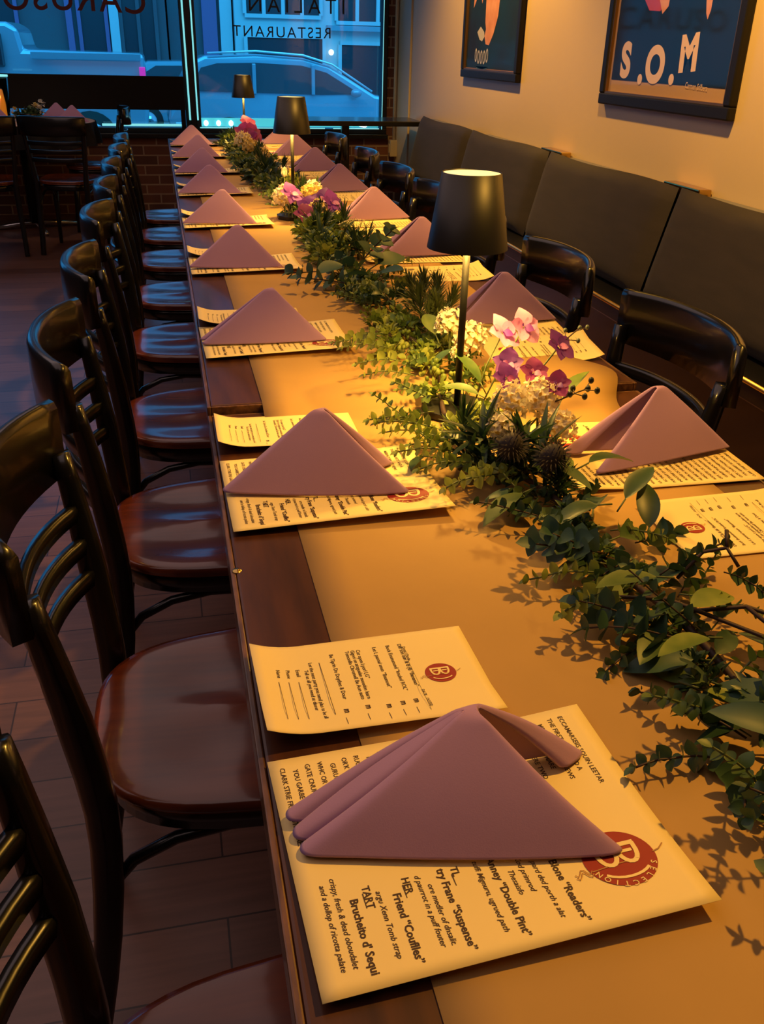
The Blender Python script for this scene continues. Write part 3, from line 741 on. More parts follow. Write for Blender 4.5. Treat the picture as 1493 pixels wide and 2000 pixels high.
cushion(1.95, 3.18, 'charcoal back cushion nearest the camera, at the right edge')

# ------------------------------------------------------------------ posters on the right wall
def poster(name, y0, y1, z0, z1, mw, mb_, label, prm):
    t = thing(name, label, 'poster', (XR, (y0+y1)/2, z0))
    hw = (y1-y0)/2; H = z1-z0; fw = .045
    b = MB(); d = .032
    b.box(-d, -hw, 0, 0, hw, fw); b.box(-d, -hw, H-fw, 0, hw, H); b.box(-d, -hw, fw, 0, -hw+fw, H-fw); b.box(-d, hw-fw, fw, 0, hw, H-fw)
    part('frame', b, M_pframe, t, bevel=.006)
    b = MB(); q = fw; e = .008
    b.box(-.026, -hw+q, q, -.012, hw-q, q+e); b.box(-.026, -hw+q, H-q-e, -.012, hw-q, H-q); b.box(-.026, -hw+q, q+e, -.012, -hw+q+e, H-q-e); b.box(-.026, hw-q-e, q+e, -.012, hw-q, H-q-e)
    part('frame_lip', b, M_pgold, t)
    b = MB(); b.box(-.012, -hw+fw, fw, -.008, hw-fw, H-fw); part('mat_board', b, M_mat, t)
    b = MB(); b.box(-.0135, -hw+fw+mw, fw+mb_, -.012, hw-fw-mw, H-fw-mw); pr = part('print', b, prm, t)
    b = MB(); b.add([(-.018, -hw+fw, fw), (-.018, hw-fw, fw), (-.018, hw-fw, H-fw), (-.018, -hw+fw, H-fw)], [(0, 1, 2, 3)]); part('glass', b, M_pglass, t)
    return t, pr
def flat(pr, pts, m, name, x=-.0145, org=(0, 0)):      # outline in wall coordinates (y, z), thin
    mb = MB(); n = len(pts); mb.add([(x, p[0]-org[0], p[1]-org[1]) for p in pts], [tuple(range(n))]); return part(name, mb, m, pr)
def wtext(pr, s, y, z, size, m, name, org, bold=.03, sx=1.0, rot=0, x=-.0146):
    vs, fs = text_geo(s, size, bold, 0, 'LEFT'); c, sn = math.cos(rot), math.sin(rot)
    mb = MB(); mb.add([(x, (y-(v[0]*sx*c-v[1]*sn))-org[0], (z+v[0]*sx*sn+v[1]*c)-org[1]) for v in vs], fs); return part(name, mb, m, pr)
t2, p2 = poster('large_poster', 3.02, 4.065, 1.075, 2.50, .028, .055, 'large framed dark blue poster with pale S.O.M letters', M_print)
og = ((3.02+4.065)/2, 1.075)
wtext(p2, 'S', 3.915, 1.190, .175, M_cream, 'letter', og, .05, 1.05, .05)
wtext(p2, '.', 3.755, 1.172, .22, M_cream, 'letter', og, .03)
wtext(p2, 'O', 3.695, 1.180, .175, M_cream, 'letter', og, .05, 1.05)
wtext(p2, '.', 3.50, 1.180, .22, M_cream, 'letter', og, .03)
wtext(p2, 'M', 3.435, 1.222, .165, M_cream, 'letter', og, .05, 1.0, .08)
wtext(p2, 'Carmen Stilbera', 3.365, 1.166, .030, M_cream, 'signature', og, 0.0, .8, -.03)
flat(p2, [(3.82, 1.50), (3.73, 1.43), (3.64, 1.425), (3.60, 1.47), (3.58, 1.56), (3.80, 1.60)], M_redp, 'painted_shape', org=og)
flat(p2, [(3.66, 1.47), (3.62, 1.415), (3.58, 1.44), (3.57, 1.56), (3.64, 1.58)], M_skin, 'painted_shape', x=-.0149, org=og)
flat(p2, [(3.86, 1.60), (3.90, 1.52), (3.85, 1.49), (3.82, 1.58)], M_white, 'painted_shape', x=-.0149, org=og)
flat(p2, [(3.335, 1.72), (3.315, 1.46), (3.300, 1.41), (3.285, 1.39), (3.272, 1.42), (3.270, 1.50), (3.265, 1.72)], M_skin, 'painted_shape', org=og)
t1, p1 = poster('small_poster', 5.13, 6.15, 1.118, 2.50, .004, .012, 'smaller framed blue poster further along the wall, with a pointing finger shape', M_print2)
og = ((5.13+6.15)/2, 1.118)
flat(p1, [(5.78, 1.75), (5.76, 1.42), (5.74, 1.385), (5.76, 1.35), (5.73, 1.305), (5.67, 1.30), (5.60, 1.36), (5.54, 1.45), (5.52, 1.60), (5.51, 1.75)], M_skin, 'painted_shape', org=og)
flat(p1, [(5.98, 1.75), (6.0, 1.50), (5.93, 1.56), (5.90, 1.62), (5.84, 1.52), (5.80, 1.60), (5.80, 1.75)], M_skin, 'painted_shape', org=og)
flat(p1, [(5.90, 1.37), (5.85, 1.33), (5.80, 1.32), (5.76, 1.345), (5.77, 1.37), (5.84, 1.40)], M_white, 'painted_shape', org=og)
for k in range(5):
    y = 5.90-.052*k
    b = MB(); b.add([(-.0146, p[0]-og[0], p[1]-og[1]) for p in ellipse(y, 1.235+(.010 if k in (0, 4) else 0), .021, .038, 16)]+[(-.0146, p[0]-og[0], p[1]-og[1]) for p in ellipse(y, 1.235+(.010 if k in (0, 4) else 0), .012, .026, 16)],
                    [(i, (i+1)%16, 16+(i+1)%16, 16+i) for i in range(16)]); part('painted_oval', b, M_white, p1)
cr = [(5.90-.24*k/10, 1.185-.030*math.sin(PI*k/10)) for k in range(11)]+[(5.66+.24*k/10, 1.185-.012*math.sin(PI*k/10)-.002) for k in range(11)]
flat(p1, cr, mat('print_pale_blue', (.05, .14, .28), .5), 'painted_crescent', org=og)

# ------------------------------------------------------------------ foliage and flowers
rnd = random.Random(11)
def v_round_sprig(seed, L=.085, mtl=None, r=.0075, gap=.010):
    rr = random.Random(seed); mb = MB(); st = MB()
    pts = []; p = Vector((0, 0, 0)); d = Vector((1, 0, .35)).normalized(); n = int(L/gap)
    for i in range(n+1):
        pts.append(p.copy()); d = (d+Vector((0, rr.uniform(-.12, .12), rr.uniform(-.16, .06)))).normalized(); p = p+d*gap
    st.tube(pts, [.0011]*(n+1), 5)
    for i in range(1, n+1):
        q = pts[i]; dd = (pts[i]-pts[i-1]).normalized(); a = i*PI/2+rr.uniform(-.3, .3)
        u = dd.orthogonal().normalized(); v = dd.cross(u)
        for s in (0, PI):
            o = (u*math.cos(a+s)+v*math.sin(a+s)+dd*.5).normalized(); k = r*(1.15-.5*i/n)*rr.uniform(.8, 1.15)
            mb.leaf(q, o, (dd+Vector((0, 0, .5))), k*2.1, k*2.0, bend=rr.uniform(-.2, .35), fold=.3, shape=.8, n=6)
    mb.leaf(pts[-1], d, (0, 0, 1), r*1.6, r*1.1, n=4)
    return mb, st
def v_needle(seed, L=.045, nl=.026, cnt=120, w=.0026):
    rr = random.Random(seed); mb = MB()
    for k in range(cnt):
        t = rr.random()**.8; a = k*2.4; el = .35+.9*t
        o = Vector((math.cos(a)*math.cos(el), math.sin(a)*math.cos(el), math.sin(el)))
        mb.leaf((0, 0, L*t), o, (0, 0, 1), nl*rr.uniform(.7, 1.2), w, bend=rr.uniform(-.25, .25), fold=.3, n=3)
    st = MB(); st.tube([(0, 0, 0), (0, 0, L)], .0018, 5)
    return mb, st
def v_leaf(seed, L=.065, W=.028):
    rr = random.Random(seed); mb = MB()
    mb.leaf((0, 0, 0), (1, 0, .1), (0, 0, 1), L, W, bend=rr.uniform(.05, .4), fold=rr.uniform(.15, .45), shape=rr.uniform(.8, 1.05), n=9)
    st = MB(); st.tube([(-.02, 0, -.004), (0, 0, 0)], .0011, 5)
    return mb, st
def v_bush(seed, R=.04, cnt=60, l=.022, w=.011):
    rr = random.Random(seed); mb = MB()
    for k in range(cnt):
        a = rr.uniform(0, 2*PI); el = rr.uniform(.05, 1.4); o = Vector((math.cos(a)*math.cos(el), math.sin(a)*math.cos(el), math.sin(el)))
        c = o*R*rr.uniform(.3, .95); c.z *= .75
        o2 = (o+Vector((rr.uniform(-.7, .7), rr.uniform(-.7, .7), rr.uniform(-.5, .5)))).normalized()
        mb.leaf(c, o2, (rr.uniform(-.5, .5), rr.uniform(-.5, .5), 1), l*rr.uniform(.6, 1.2), w*rr.uniform(.7, 1.2), bend=rr.uniform(-.1, .5), fold=.3, n=4)
    st = MB(); st.tube([(0, 0, 0), (0, 0, R*.6)], .002, 5)
    return mb, st
def v_buds(seed, R=.018, cnt=11, br=.0045):
    rr = random.Random(seed); mb = MB(); st = MB()
    for k in range(cnt):
        a = rr.uniform(0, 2*PI); el = rr.uniform(.2, 1.5); o = Vector((math.cos(a)*math.cos(el), math.sin(a)*math.cos(el), math.sin(el)))*R*rr.uniform(.6, 1.2)
        mb.sphere(o, br*rr.uniform(.7, 1.2), 7, 5, 1.25); st.tube([(0, 0, -.006), tuple(o)], .0006, 4)
    return mb, st
def v_spiky(seed, cnt=12, l=.055, w=.009):
    rr = random.Random(seed); mb = MB()
    for k in range(cnt):
        a = 2*PI*k/cnt+rr.uniform(-.3, .3); el = rr.uniform(.0, 1.1)
        mb.leaf((0, 0, .01), (math.cos(a)*math.cos(el), math.sin(a)*math.cos(el), math.sin(el)), (0, 0, 1), l*rr.uniform(.6, 1.25), w, bend=rr.uniform(0, .35), fold=.6, shape=.6, n=6)
    st = MB(); st.tube([(0, 0, -.01), (0, 0, .012)], .003, 6)
    return mb, st
def v_thistle(seed, R=.016):
    rr = random.Random(seed); mb = MB(); mb.sphere((0, 0, .012), R*.75, 12, 8, 1.3)
    for k in range(150):
        a = k*2.39996; zz = 1-1.6*k/150; r_ = math.sqrt(max(0, 1-zz*zz)); o = Vector((r_*math.cos(a), r_*math.sin(a), zz))
        mb.leaf(Vector((0, 0, .012))+o*R*.7, o, (0, 0, 1), .008*rr.uniform(.7, 1.3), .0013, n=2)
    return mb, None
VAR = {}
def variants(kind, fn, seeds, m, stem=M_gstem):
    out = []
    for s in seeds:
        mb, st = fn(s); me = mb.mesh(kind, None)
        n0 = len(mb.f); me.materials.append(m)
        if st:
            mb2 = MB(); mb2.add(mb.v, mb.f, True); mb2.add(st.v, st.f, True); me = mb2.mesh(kind, None); me.materials.append(m); me.materials.append(stem)
            for i in range(n0, len(mb2.f)): me.polygons[i].material_index = 1
        out.append(me)
    VAR[kind+m.name] = out
    return out
R_lime = variants('round_leaf_sprig', v_round_sprig, range(5), L_lime)
R_mid = variants('round_leaf_sprig', v_round_sprig, range(5, 9), L_mid)
R_dark = variants('round_leaf_sprig', lambda s: v_round_sprig(s, .10, None, .0085, .012), range(9, 13), L_dark, M_stem)
R_big = variants('round_leaf_sprig', lambda s: v_round_sprig(s, .10, None, .014, .019), range(13, 16), L_blue, M_stem)
N_ol = variants('needle_sprig', v_needle, range(3), L_olive)
N_dk = variants('needle_sprig', lambda s: v_needle(s, .045, .034, 60, .0034), range(3, 6), L_dark)
LF_d = variants('long_leaf', v_leaf, range(4), L_dark)
LF_b = variants('long_leaf', v_leaf, range(4, 8), L_blue)
LF_l = variants('long_leaf', v_leaf, range(8, 11), L_lime)
LF_o = variants('long_leaf', v_leaf, range(11, 14), L_mid)
LF_r = variants('broad_leaf', lambda s: v_leaf(s, .05, .038), range(14, 17), L_blue)
B_dk = variants('leaf_cluster', v_bush, range(3), L_dark)
B_md = variants('leaf_cluster', lambda s: v_bush(s, .038, 70, .017, .011), range(3, 6), L_mid)
B_lm = variants('leaf_cluster', lambda s: v_bush(s, .030, 70, .014, .010), range(6, 9), L_lime)
BU = variants('bud_cluster', v_buds, range(3), L_lime)
SP = variants('spiky_leaf_rosette', v_spiky, range(3), L_dark)
TH = variants('thistle_head', v_thistle, range(2), M_thistle)

path = [(.46, .20), (.462, .40), (.468, .55), (.468, .66), (.466, .78), (.460, .90), (.425, 1.01), (.395, 1.12), (.405, 1.25), (.425, 1.385), (.443, 1.64), (.448, 1.93), (.460, 2.36), (.462, 2.73), (.452, 3.2), (.430, 3.72), (.405, 4.40), (.395, 5.0), (.393, 5.60)]
def cx_at(y):
    for (x0, y0), (x1, y1) in zip(path, path[1:]):
        if y0 <= y <= y1: return x0+(x1-x0)*(y-y0)/(y1-y0)
    return path[0][0] if y < path[0][1] else path[-1][0]
def garland(y0, y1, label):
    t = thing('leafy_garland', label, 'garland', (cx_at((y0+y1)/2), (y0+y1)/2, 0), group='garlands end to end along the table')
    org = Vector(t.location); b = MB(); ys = [y0+(y1-y0)*k/40 for k in range(41)]
    b.tube([Vector((cx_at(y)+.010*math.sin(y*14), y, tz(0, y)+.016+.005*math.sin(y*21)))-org for y in ys], .0042, 7); part('main_stem', b, M_stem, t)
    return t, org
def put(t, org, me, x, y, z, yaw, pitch=0, roll=0, s=1.0):
    o = link(me.name.split('.')[0], me, t, Vector((x, y, tz(x, y)+z))-org, None, s)
    o.rotation_euler = Euler((roll, pitch, yaw), 'XYZ'); return o
def fill(t, org, y0, y1, n, sets, spread=.05, zr=(.02, .05), smin=.8, smax=1.15, lean=.35, side=None):
    for k in range(n):
        y = y0+(y1-y0)*(k+rnd.random())/n; off = rnd.uniform(-1, 1)
        if side: off = side*abs(off)
        x = cx_at(y)+off*spread; me = rnd.choice(rnd.choice(sets))
        yaw = (0 if off > 0 else PI)+rnd.uniform(-1.1, 1.1)
        up = me.name.startswith(('leaf_cluster', 'needle', 'bud', 'spiky', 'thistle'))
        z = rnd.uniform(*zr)*(1-.45*abs(off))
        if up: put(t, org, me, x, y, z*.45, rnd.uniform(0, 6.28), off*rnd.uniform(.2, .9), rnd.uniform(-.4, .4), rnd.uniform(smin, smax))
        else: put(t, org, me, x, y, z, yaw, rnd.uniform(-lean, lean*.9)-.05, rnd.uniform(-.6, .6), rnd.uniform(smin, smax))
# garland nearest: loose eucalyptus with long leaves
g1, o1 = garland(.22, 1.14, 'nearest leafy garland of loose long leaves and round-leaf sprigs')
fill(g1, o1, .24, .60, 16, [R_dark, R_mid, R_dark], .05, (.015, .05))
fill(g1, o1, .24, .66, 16, [LF_b, LF_d, LF_r, LF_o], .05, (.02, .05), .75, 1.05)
fill(g1, o1, .30, .66, 9, [B_md, B_dk], .03, (.01, .03), .6, .9)
fill(g1, o1, .60, .92, 18, [R_dark, R_mid, R_dark, R_big], .045, (.015, .05), .8, 1.1)
fill(g1, o1, .58, .98, 13, [LF_d, LF_b, LF_r, LF_o], .045, (.025, .055), .75, 1.1)
fill(g1, o1, .66, .98, 8, [B_md, B_dk], .03, (.01, .03), .6, .9)
fill(g1, o1, .96, 1.13, 9, [B_dk, SP, N_dk], .055, (.02, .05), .9, 1.2)
fill(g1, o1, .98, 1.13, 8, [R_lime, R_mid, LF_d], .06, (.02, .05), .8, 1.0)
for x, y, z, yaw, pt, s, st in ((.405, .935, .035, 3.6, .25, 1.1, LF_o), (.50, .955, .06, .2, -.1, 1.05, LF_d), (.505, .86, .055, .6, -.35, 1.0, LF_d), (.525, .83, .03, 1.3, -.7, 1.0, LF_d), (.47, .86, .05, 3.3, .1, 1.0, LF_d),
                                (.455, .69, .055, 3.2, .0, 1.05, LF_o), (.455, .59, .05, 3.4, -.1, .95, LF_l), (.435, .555, .02, 5.4, .15, 1.1, LF_l), (.50, .52, .03, 2.6, .2, 1.15, LF_b), (.465, .64, .05, .3, .0, 1.0, LF_l), (.445, .965, .06, 5.3, .2, 1.1, LF_d)):
    put(g1, o1, rnd.choice(st), x, y, z, yaw, pt, rnd.uniform(-.3, .3), s)
for x, y in ((.405, 1.005), (.445, .962)): put(g1, o1, TH[0], x, y, .058, 0, .2, .5, 1.35)
for x, y, yw in ((.435, 1.02, 0), (.46, 1.0, 1), (.40, 1.06, 2)): put(g1, o1, SP[int(yw)], x, y, .045, yw, .1, -.35, 1.25)
for k, (x, y, yaw) in enumerate(((.385, 1.09, 2.9), (.375, 1.03, 3.3), (.36, 1.07, 3.0), (.39, .99, 3.6), (.425, .735, 3.0), (.42, .70, 3.4), (.355, 1.12, 2.8))):
    put(g1, o1, R_lime[k%5], x, y, .035, yaw, .05, 0, 1.05)
b = MB()
for pts in ([(.50, .72, .03), (.535, .735, .05), (.552, .72, .062), (.556, .70, .05)], [(.552, .72, .062), (.558, .735, .075)], [(.47, .66, .03), (.52, .63, .05), (.56, .61, .04), (.59, .60, .045)], [(.52, .63, .05), (.55, .58, .03), (.58, .55, .02)], [(.40, .72, .02), (.46, .67, .04), (.54, .59, .03), (.57, .50, .02)], [(.545, .56, .03), (.56, .60, .055), (.60, .63, .06)]):
    b.tube([Vector((x, y, T1+z))-o1 for x, y, z in pts], .0022, 6)
part('bare_twig', b, M_stem, g1)
for x, y, yaw in ((.56, .70, 5.0), (.56, .61, .2), (.59, .60, .2), (.55, .58, 5.6), (.60, .63, .3), (.54, .56, 5.4)): put(g1, o1, R_dark[rnd.randrange(4)], x-.02, y, .045, yaw, 0, 0, .75)
# second garland
g2, o2 = garland(1.15, 2.30, 'dense lime and green garland around and behind the near lamp')
fill(g2, o2, 1.16, 1.75, 30, [R_lime, B_lm, R_mid, B_lm], .065, (.015, .05), .8, 1.1)
fill(g2, o2, 1.35, 1.80, 12, [B_md, B_lm, BU], .05, (.02, .05), .8, 1.1)
fill(g2, o2, 1.80, 2.30, 22, [B_md, R_lime, B_dk, R_mid, BU], .065, (.02, .06), .9, 1.25)
fill(g2, o2, 2.0, 2.3, 8, [LF_r, R_big, LF_b], .05, (.03, .06), 1.1, 1.5)
for x, y in ((.50, 1.64), (.52, 1.68), (.48, 1.70), (.505, 1.73), (.53, 1.76), (.49, 1.79), (.52, 1.82), (.47, 1.62)): put(g2, o2, N_ol[rnd.randrange(3)], x, y, .025, rnd.uniform(0, 6), .25, rnd.uniform(-.3, .2), 1.35)
for x, y, z, yaw, pt, s, st in ((.455, 1.26, .065, 2.2, -.7, 1.0, LF_o), (.44, 1.22, .06, 2.6, -.2, .9, LF_o), (.45, 1.50, .06, 1.6, -.3, 1.1, LF_o), (.47, 1.44, .05, 3.4, .3, .9, LF_d), (.425, 2.1, .045, 4.2, .5, 1.6, LF_r), (.40, 2.12, .05, 3.4, .2, 1.5, LF_r), (.55, 1.16, .07, .5, -.5, 1.0, LF_l), (.505, 1.30, .06, 1.2, -.9, .8, LF_l)):
    put(g2, o2, rnd.choice(st), x, y, z, yaw, pt, rnd.uniform(-.3, .3), s)
for k, (x, y, yaw) in enumerate(((.36, 1.56, 3.1), (.37, 1.53, 3.3), (.35, 1.20, 3.1), (.36, 1.17, 3.0), (.375, 1.62, 3.5), (.375, 1.45, 3.3), (.38, 1.37, 3.2))): put(g2, o2, R_lime[k%5], x, y, .03, yaw, .0, 0, 1.1)
# third garland
g3, o3 = garland(2.31, 3.62, 'dark green garland with lime bud clusters around the middle lamp')
fill(g3, o3, 2.33, 2.95, 30, [N_dk, B_dk, N_dk, SP, B_md], .07, (.02, .06), 1.0, 1.4)
fill(g3, o3, 2.33, 3.0, 16, [BU, BU, B_lm], .06, (.05, .08), 1.2, 1.7, side=-1)
fill(g3, o3, 2.95, 3.62, 24, [B_dk, B_md, N_dk, R_mid], .06, (.02, .06), 1.0, 1.4)
# fourth garland
g4, o4 = garland(3.63, 5.66, 'farthest dark leafy garland reaching to the window end')
fill(g4, o4, 3.64, 5.66, 62, [B_dk, N_dk, B_dk, B_md], .07, (.02, .07), 1.2, 1.7)
fill(g4, o4, 3.7, 5.6, 10, [BU, B_lm], .06, (.05, .08), 1.3, 1.8, side=-1)

# flowers: each head is a thing with petals and stem
def petals_orchid(s, m1, m2, R=.020):
    rr = random.Random(s); mb = MB()
    for k in range(5):
        a = 2*PI*k/5+.3; o = Vector((math.cos(a), math.sin(a), .25)); wide = 1.25 if k in (1, 4) else .85
        mb.leaf(o*.002, o, (0, 0, 1), R*(1.1 if k in (1, 4) else 1), R*wide, bend=rr.uniform(-.1, .3), fold=.2, shape=.75, n=6, ruffle=.03)
    lip = MB(); lip.leaf((0, 0, .001), (.6, -.4, .9), (0, 0, 1), R*.55, R*.5, bend=.5, n=5); lip.leaf((0, 0, .001), (-.4, .2, .9), (1, 0, 0), R*.4, R*.4, bend=.4, n=5)
    return mb, lip
def orchid(x, y, z, yaw, pitch, m1, m2, label, base, s=1.0, seed=1):
    t = thing('orchid_flower', label, 'flower', (x, y, z), group='purple and pink orchid blooms')
    t.rotation_euler = Euler((-pitch, 0, math.sin(yaw*2)*.6), 'XYZ'); mb, lip = petals_orchid(seed, m1, m2, .026*s)
    part('petals', mb, m1, t); part('lip', lip, m2, t)
    inv = t.rotation_euler.to_matrix().transposed(); st = MB(); e = inv @ (Vector(base)-Vector((x, y, z)))
    st.tube([Vector((0, 0, -.0)), e*.5+Vector((.004, .003, -.01)), e], .0014, 6); part('stem', st, M_gstem, t)
def hydrangea(x, y, z, R, m, label, seed, nfl=34, cat='flower', group='cream hydrangea heads'):
    rr = random.Random(seed); t = thing('hydrangea_head', label, cat, (x, y, z), group=group); mb = MB()
    nfl = int(nfl*1.45)
    for k in range(nfl):
        a = k*2.39996; zz = 1-1.5*k/nfl; r_ = math.sqrt(max(0, 1-zz*zz)); o = Vector((r_*math.cos(a), r_*math.sin(a), zz)); c = o*R*rr.uniform(.78, 1.1)
        u = o.orthogonal().normalized(); v = o.cross(u); a0 = rr.uniform(0, 2)
        for q in range(4):
            th = a0+q*PI/2; d = u*math.cos(th)+v*math.sin(th)+o*rr.uniform(.0, .8)
            mb.leaf(c, d, o, R*rr.uniform(.28, .38), R*.27, bend=rr.uniform(-.5, .3), fold=rr.uniform(.1, .6), shape=.7, n=5, ruffle=.05)
    part('petals', mb, m, t)
    core = MB(); core.sphere((0, 0, 0), R*.6, 12, 8); part('flower_core', core, L_yellow if m is L_cream else m, t)
    st = MB(); st.tube([(0, 0, -R*.6), (.004, .003, -(z-T1)+.012)], .0022, 6); part('stem', st, M_gstem, t)
hydrangea(.476, 1.50, .842, .024, L_cream, 'cream flower head left of the near lamp pole, standing highest', 1)
hydrangea(.500, 1.455, .826, .026, L_cream, 'cream flower head just right of the near lamp pole', 2)
hydrangea(.470, 1.42, .812, .015, L_cream, 'small white flower head low behind the near lamp pole', 3, 20)
hydrangea(.446, 1.10, .843, .024, L_cream, 'cream flower head in front, leftmost of the upper near cluster', 4)
hydrangea(.418, 1.055, .822, .020, L_cream, 'lowest cream flower head, nearest the camera in the bunch', 5)
hydrangea(.500, 1.13, .832, .027, L_cream, 'cream flower head at the right of the near bunch, uppermost', 6, 44)
hydrangea(.512, 1.085, .806, .024, L_cream, 'cream flower head at the right of the near bunch, lower one', 7, 38)
orchid(.500, 1.30, .880, 1.0, -.9, L_pink, L_purple, 'light pink orchid bloom left of its pair, right of the near lamp pole', (.45, 1.26, .79), 1.1, 1)
orchid(.535, 1.30, .888, .2, -1.0, L_pink, L_purple, 'light pink orchid bloom standing highest right of the near lamp', (.46, 1.25, .79), 1.05, 2)
orchid(.552, 1.20, .886, .6, -.8, L_purple, L_pink, 'violet orchid bloom reaching out over the right-hand menu', (.47, 1.17, .79), .95, 3)
orchid(.474, 1.20, .862, 2.0, -.7, L_purple, L_pink, 'purple orchid bloom low beside the near lamp pole', (.45, 1.18, .79), .9, 4)
orchid(.462, 1.17, .852, .3, -.9, L_purple, L_magenta, 'purple orchid bloom just above the cream flower heads', (.45, 1.16, .79), .85, 5)
orchid(.500, 1.16, .862, 1.7, -.8, L_magenta, L_pink, 'dark magenta bloom between the violet one and the cream heads', (.47, 1.15, .79), .8, 6)
orchid(.520, 1.12, .856, 2.7, -.7, L_magenta, L_purple, 'dark magenta bloom beside the black berry twig', (.48, 1.12, .79), .75, 7)
# berry twigs
def berry_twig(pts, side, label, m, seed, z0=T1, br=.0042):
    rr = random.Random(seed); c = Vector(pts[0]); t = thing('berry_twig', label, 'twig', tuple(c), group='berry twigs in the flower bunches'); st = MB(); be = []
    P = [Vector(p)-c for p in pts]; st.tube(P, .0011, 5)
    for i in range(1, len(P)):
        for s in (-1, 1):
            e = P[i]+Vector((rr.uniform(-.004, .012), s*.010+rr.uniform(-.003, .003), rr.uniform(-.006, .010))); st.tube([P[i-1].lerp(P[i], .6), e], .0008, 5); be.append(e)
    be.append(P[-1]); part('stem', st, M_stem, t)
    for e in be: q = MB(); q.sphere(tuple(e), br, 9, 7, 1.25); part('berry', q, m, t)
M_berry = mat('black_berry', (.012, .014, .012), .4)
berry_twig([(.515, 1.11, .835), (.535, 1.11, .842), (.552, 1.115, .846), (.566, 1.115, .850)], 1, 'dark berry twig beside the cream flower heads', M_berry, 1)
berry_twig([(.555, 1.205, .888), (.575, 1.215, .897), (.597, 1.23, .905)], 1, 'thin berry twig reaching past the violet bloom', mat('grey_green_bud', (.08, .10, .08), .5), 2, br=.0032)
# flowers round the middle lamp
hydrangea(.375, 3.06, .832, .036, L_cream, 'cream flower head left of the middle lamp pole', 11, 36)
hydrangea(.455, 3.02, .840, .034, L_yellow, 'yellow flower head right of the middle lamp pole', 12, 36)
hydrangea(.480, 3.10, .850, .028, L_cream, 'pale flower head at far right of the middle lamp bunch', 13, 28)
hydrangea(.440, 3.40, .840, .030, L_lime, 'lime flower head behind the middle lamp', 14, 28)
hydrangea(.455, 2.86, .820, .030, L_yellow, 'yellow flower head in front of the purple bloom by the middle lamp', 15, 28)
for i, (x, y, z, a, m, lb) in enumerate(((.392, 3.00, .850, 1, L_purple, 'pale purple bloom just left of the middle lamp pole'), (.480, 2.90, .846, 2, L_purple, 'deep purple bloom right of the middle lamp'), (.500, 2.86, .842, .5, L_purple, 'second deep purple bloom right of the middle lamp'),
                                         (.410, 2.80, .815, .2, L_magenta, 'magenta bloom low in front of the middle lamp base'), (.425, 2.86, .830, 2.8, L_purple, 'purple bloom in front of the middle lamp pole'))):
    orchid(x, y, z, a, -.8, m, L_pink, lb, (x-.01, y, .78), 1.5, 20+i)
def tulip(x, y, z, label, m=L_cream):
    t = thing('flower_bud', label, 'flower', (x, y, z), group='pale buds by the middle lamp'); mb = MB()
    for k in range(5):
        a = 2*PI*k/5; mb.leaf((0, 0, 0), (math.cos(a)*.35, math.sin(a)*.35, 1), (math.cos(a), math.sin(a), 0), .036, .022, bend=-.35*0+.0, fold=-.4, shape=.8, n=6)
    mb.sphere((0, 0, .015), .009, 10, 8, 1.7); part('petals', mb, m, t); st = MB(); st.tube([(0, 0, 0), (.003, 0, -(z-T2)+.01)], .0018, 6); part('stem', st, M_gstem, t)
tulip(.400, 3.24, .872, 'bright cream bud left of the middle lamp pole'); tulip(.428, 3.26, .868, 'yellowish bud right of the middle lamp pole', L_yellow)
# lace flower
t = thing('lace_flower', 'pale lacy seed head between the middle lamp flowers and a right-hand napkin', 'flower', (.53, 2.62, T2+.05)); mb = MB(); st = MB(); rr = random.Random(5)
for k in range(150):
    a = rr.uniform(0, 2*PI); r_ = .055*math.sqrt(rr.random()); p = Vector((r_*math.cos(a), r_*math.sin(a), .02-5*r_*r_)); mb.leaf(p, (rr.uniform(-1, 1), rr.uniform(-1, 1), .4), (0, 0, 1), .005, .004, n=2)
    if k % 4 == 0: st.tube([(0, 0, -.03), tuple(p)], .0005, 4)
part('florets', mb, M_lace, t); part('stem', st, M_gstem, t)
# flowers at the far end
hydrangea(.405, 4.55, .842, .036, L_yellow, 'yellow flower head on the far garland, nearer one', 31, 30)
hydrangea(.432, 4.25, .836, .030, L_yellow, 'small yellow flower head on the far garland below the others', 32, 26)
hydrangea(.395, 4.85, .846, .038, L_cream, 'pale flower head on the far garland under the magenta blooms', 33, 30)
for i, (x, y, z, a, lb) in enumerate(((.445, 5.10, .90, .5, 'tallest magenta bloom at the far end, beside the farthest lamp'), (.412, 5.0, .868, 2, 'magenta bloom at the far end, left of the tallest'), (.452, 4.95, .868, 3.5, 'magenta bloom at the far end, right of the tallest'), (.43, 4.92, .85, 5, 'lowest magenta bloom at the far end'))):
    orchid(x, y, z, a, -.8, L_magenta, L_purple, lb, (.42, 5.0, .79), 2.0, 40+i)

# ------------------------------------------------------------------ far left corner: set table, bench back, chairs
YT = 7.38; XT = -.98
t = thing('corner_table', 'table under a black cloth with pale top at the far left by the window', 'table', (XT, YT, 0))
b = MB(); b.lathe([(.001, .735), (.50, .735), (.515, .74), (.515, .748), (.50, .752), (.001, .752)], 56); part('tabletop', b, M_whitecloth, t)
b = MB(); n = 96
vs = []; fs = []
for j, z in enumerate((.752, .71, .66, .60)):
    for k in range(n): r_ = .520+.012*math.sin(k*2*PI*14/n)*j; vs.append((r_*math.cos(2*PI*k/n), r_*math.sin(2*PI*k/n), z-.003))
for j in range(3):
    for k in range(n): a = j*n+k; c_ = j*n+(k+1)%n; fs.append((a, c_, c_+n, a+n))
b.add(vs, fs, True); part('cloth_skirt', b, M_cloth, t)
b = MB(); b.tube([(0, 0, .04), (0, 0, .735)], .04, 16); part('pedestal', b, M_iron, t)
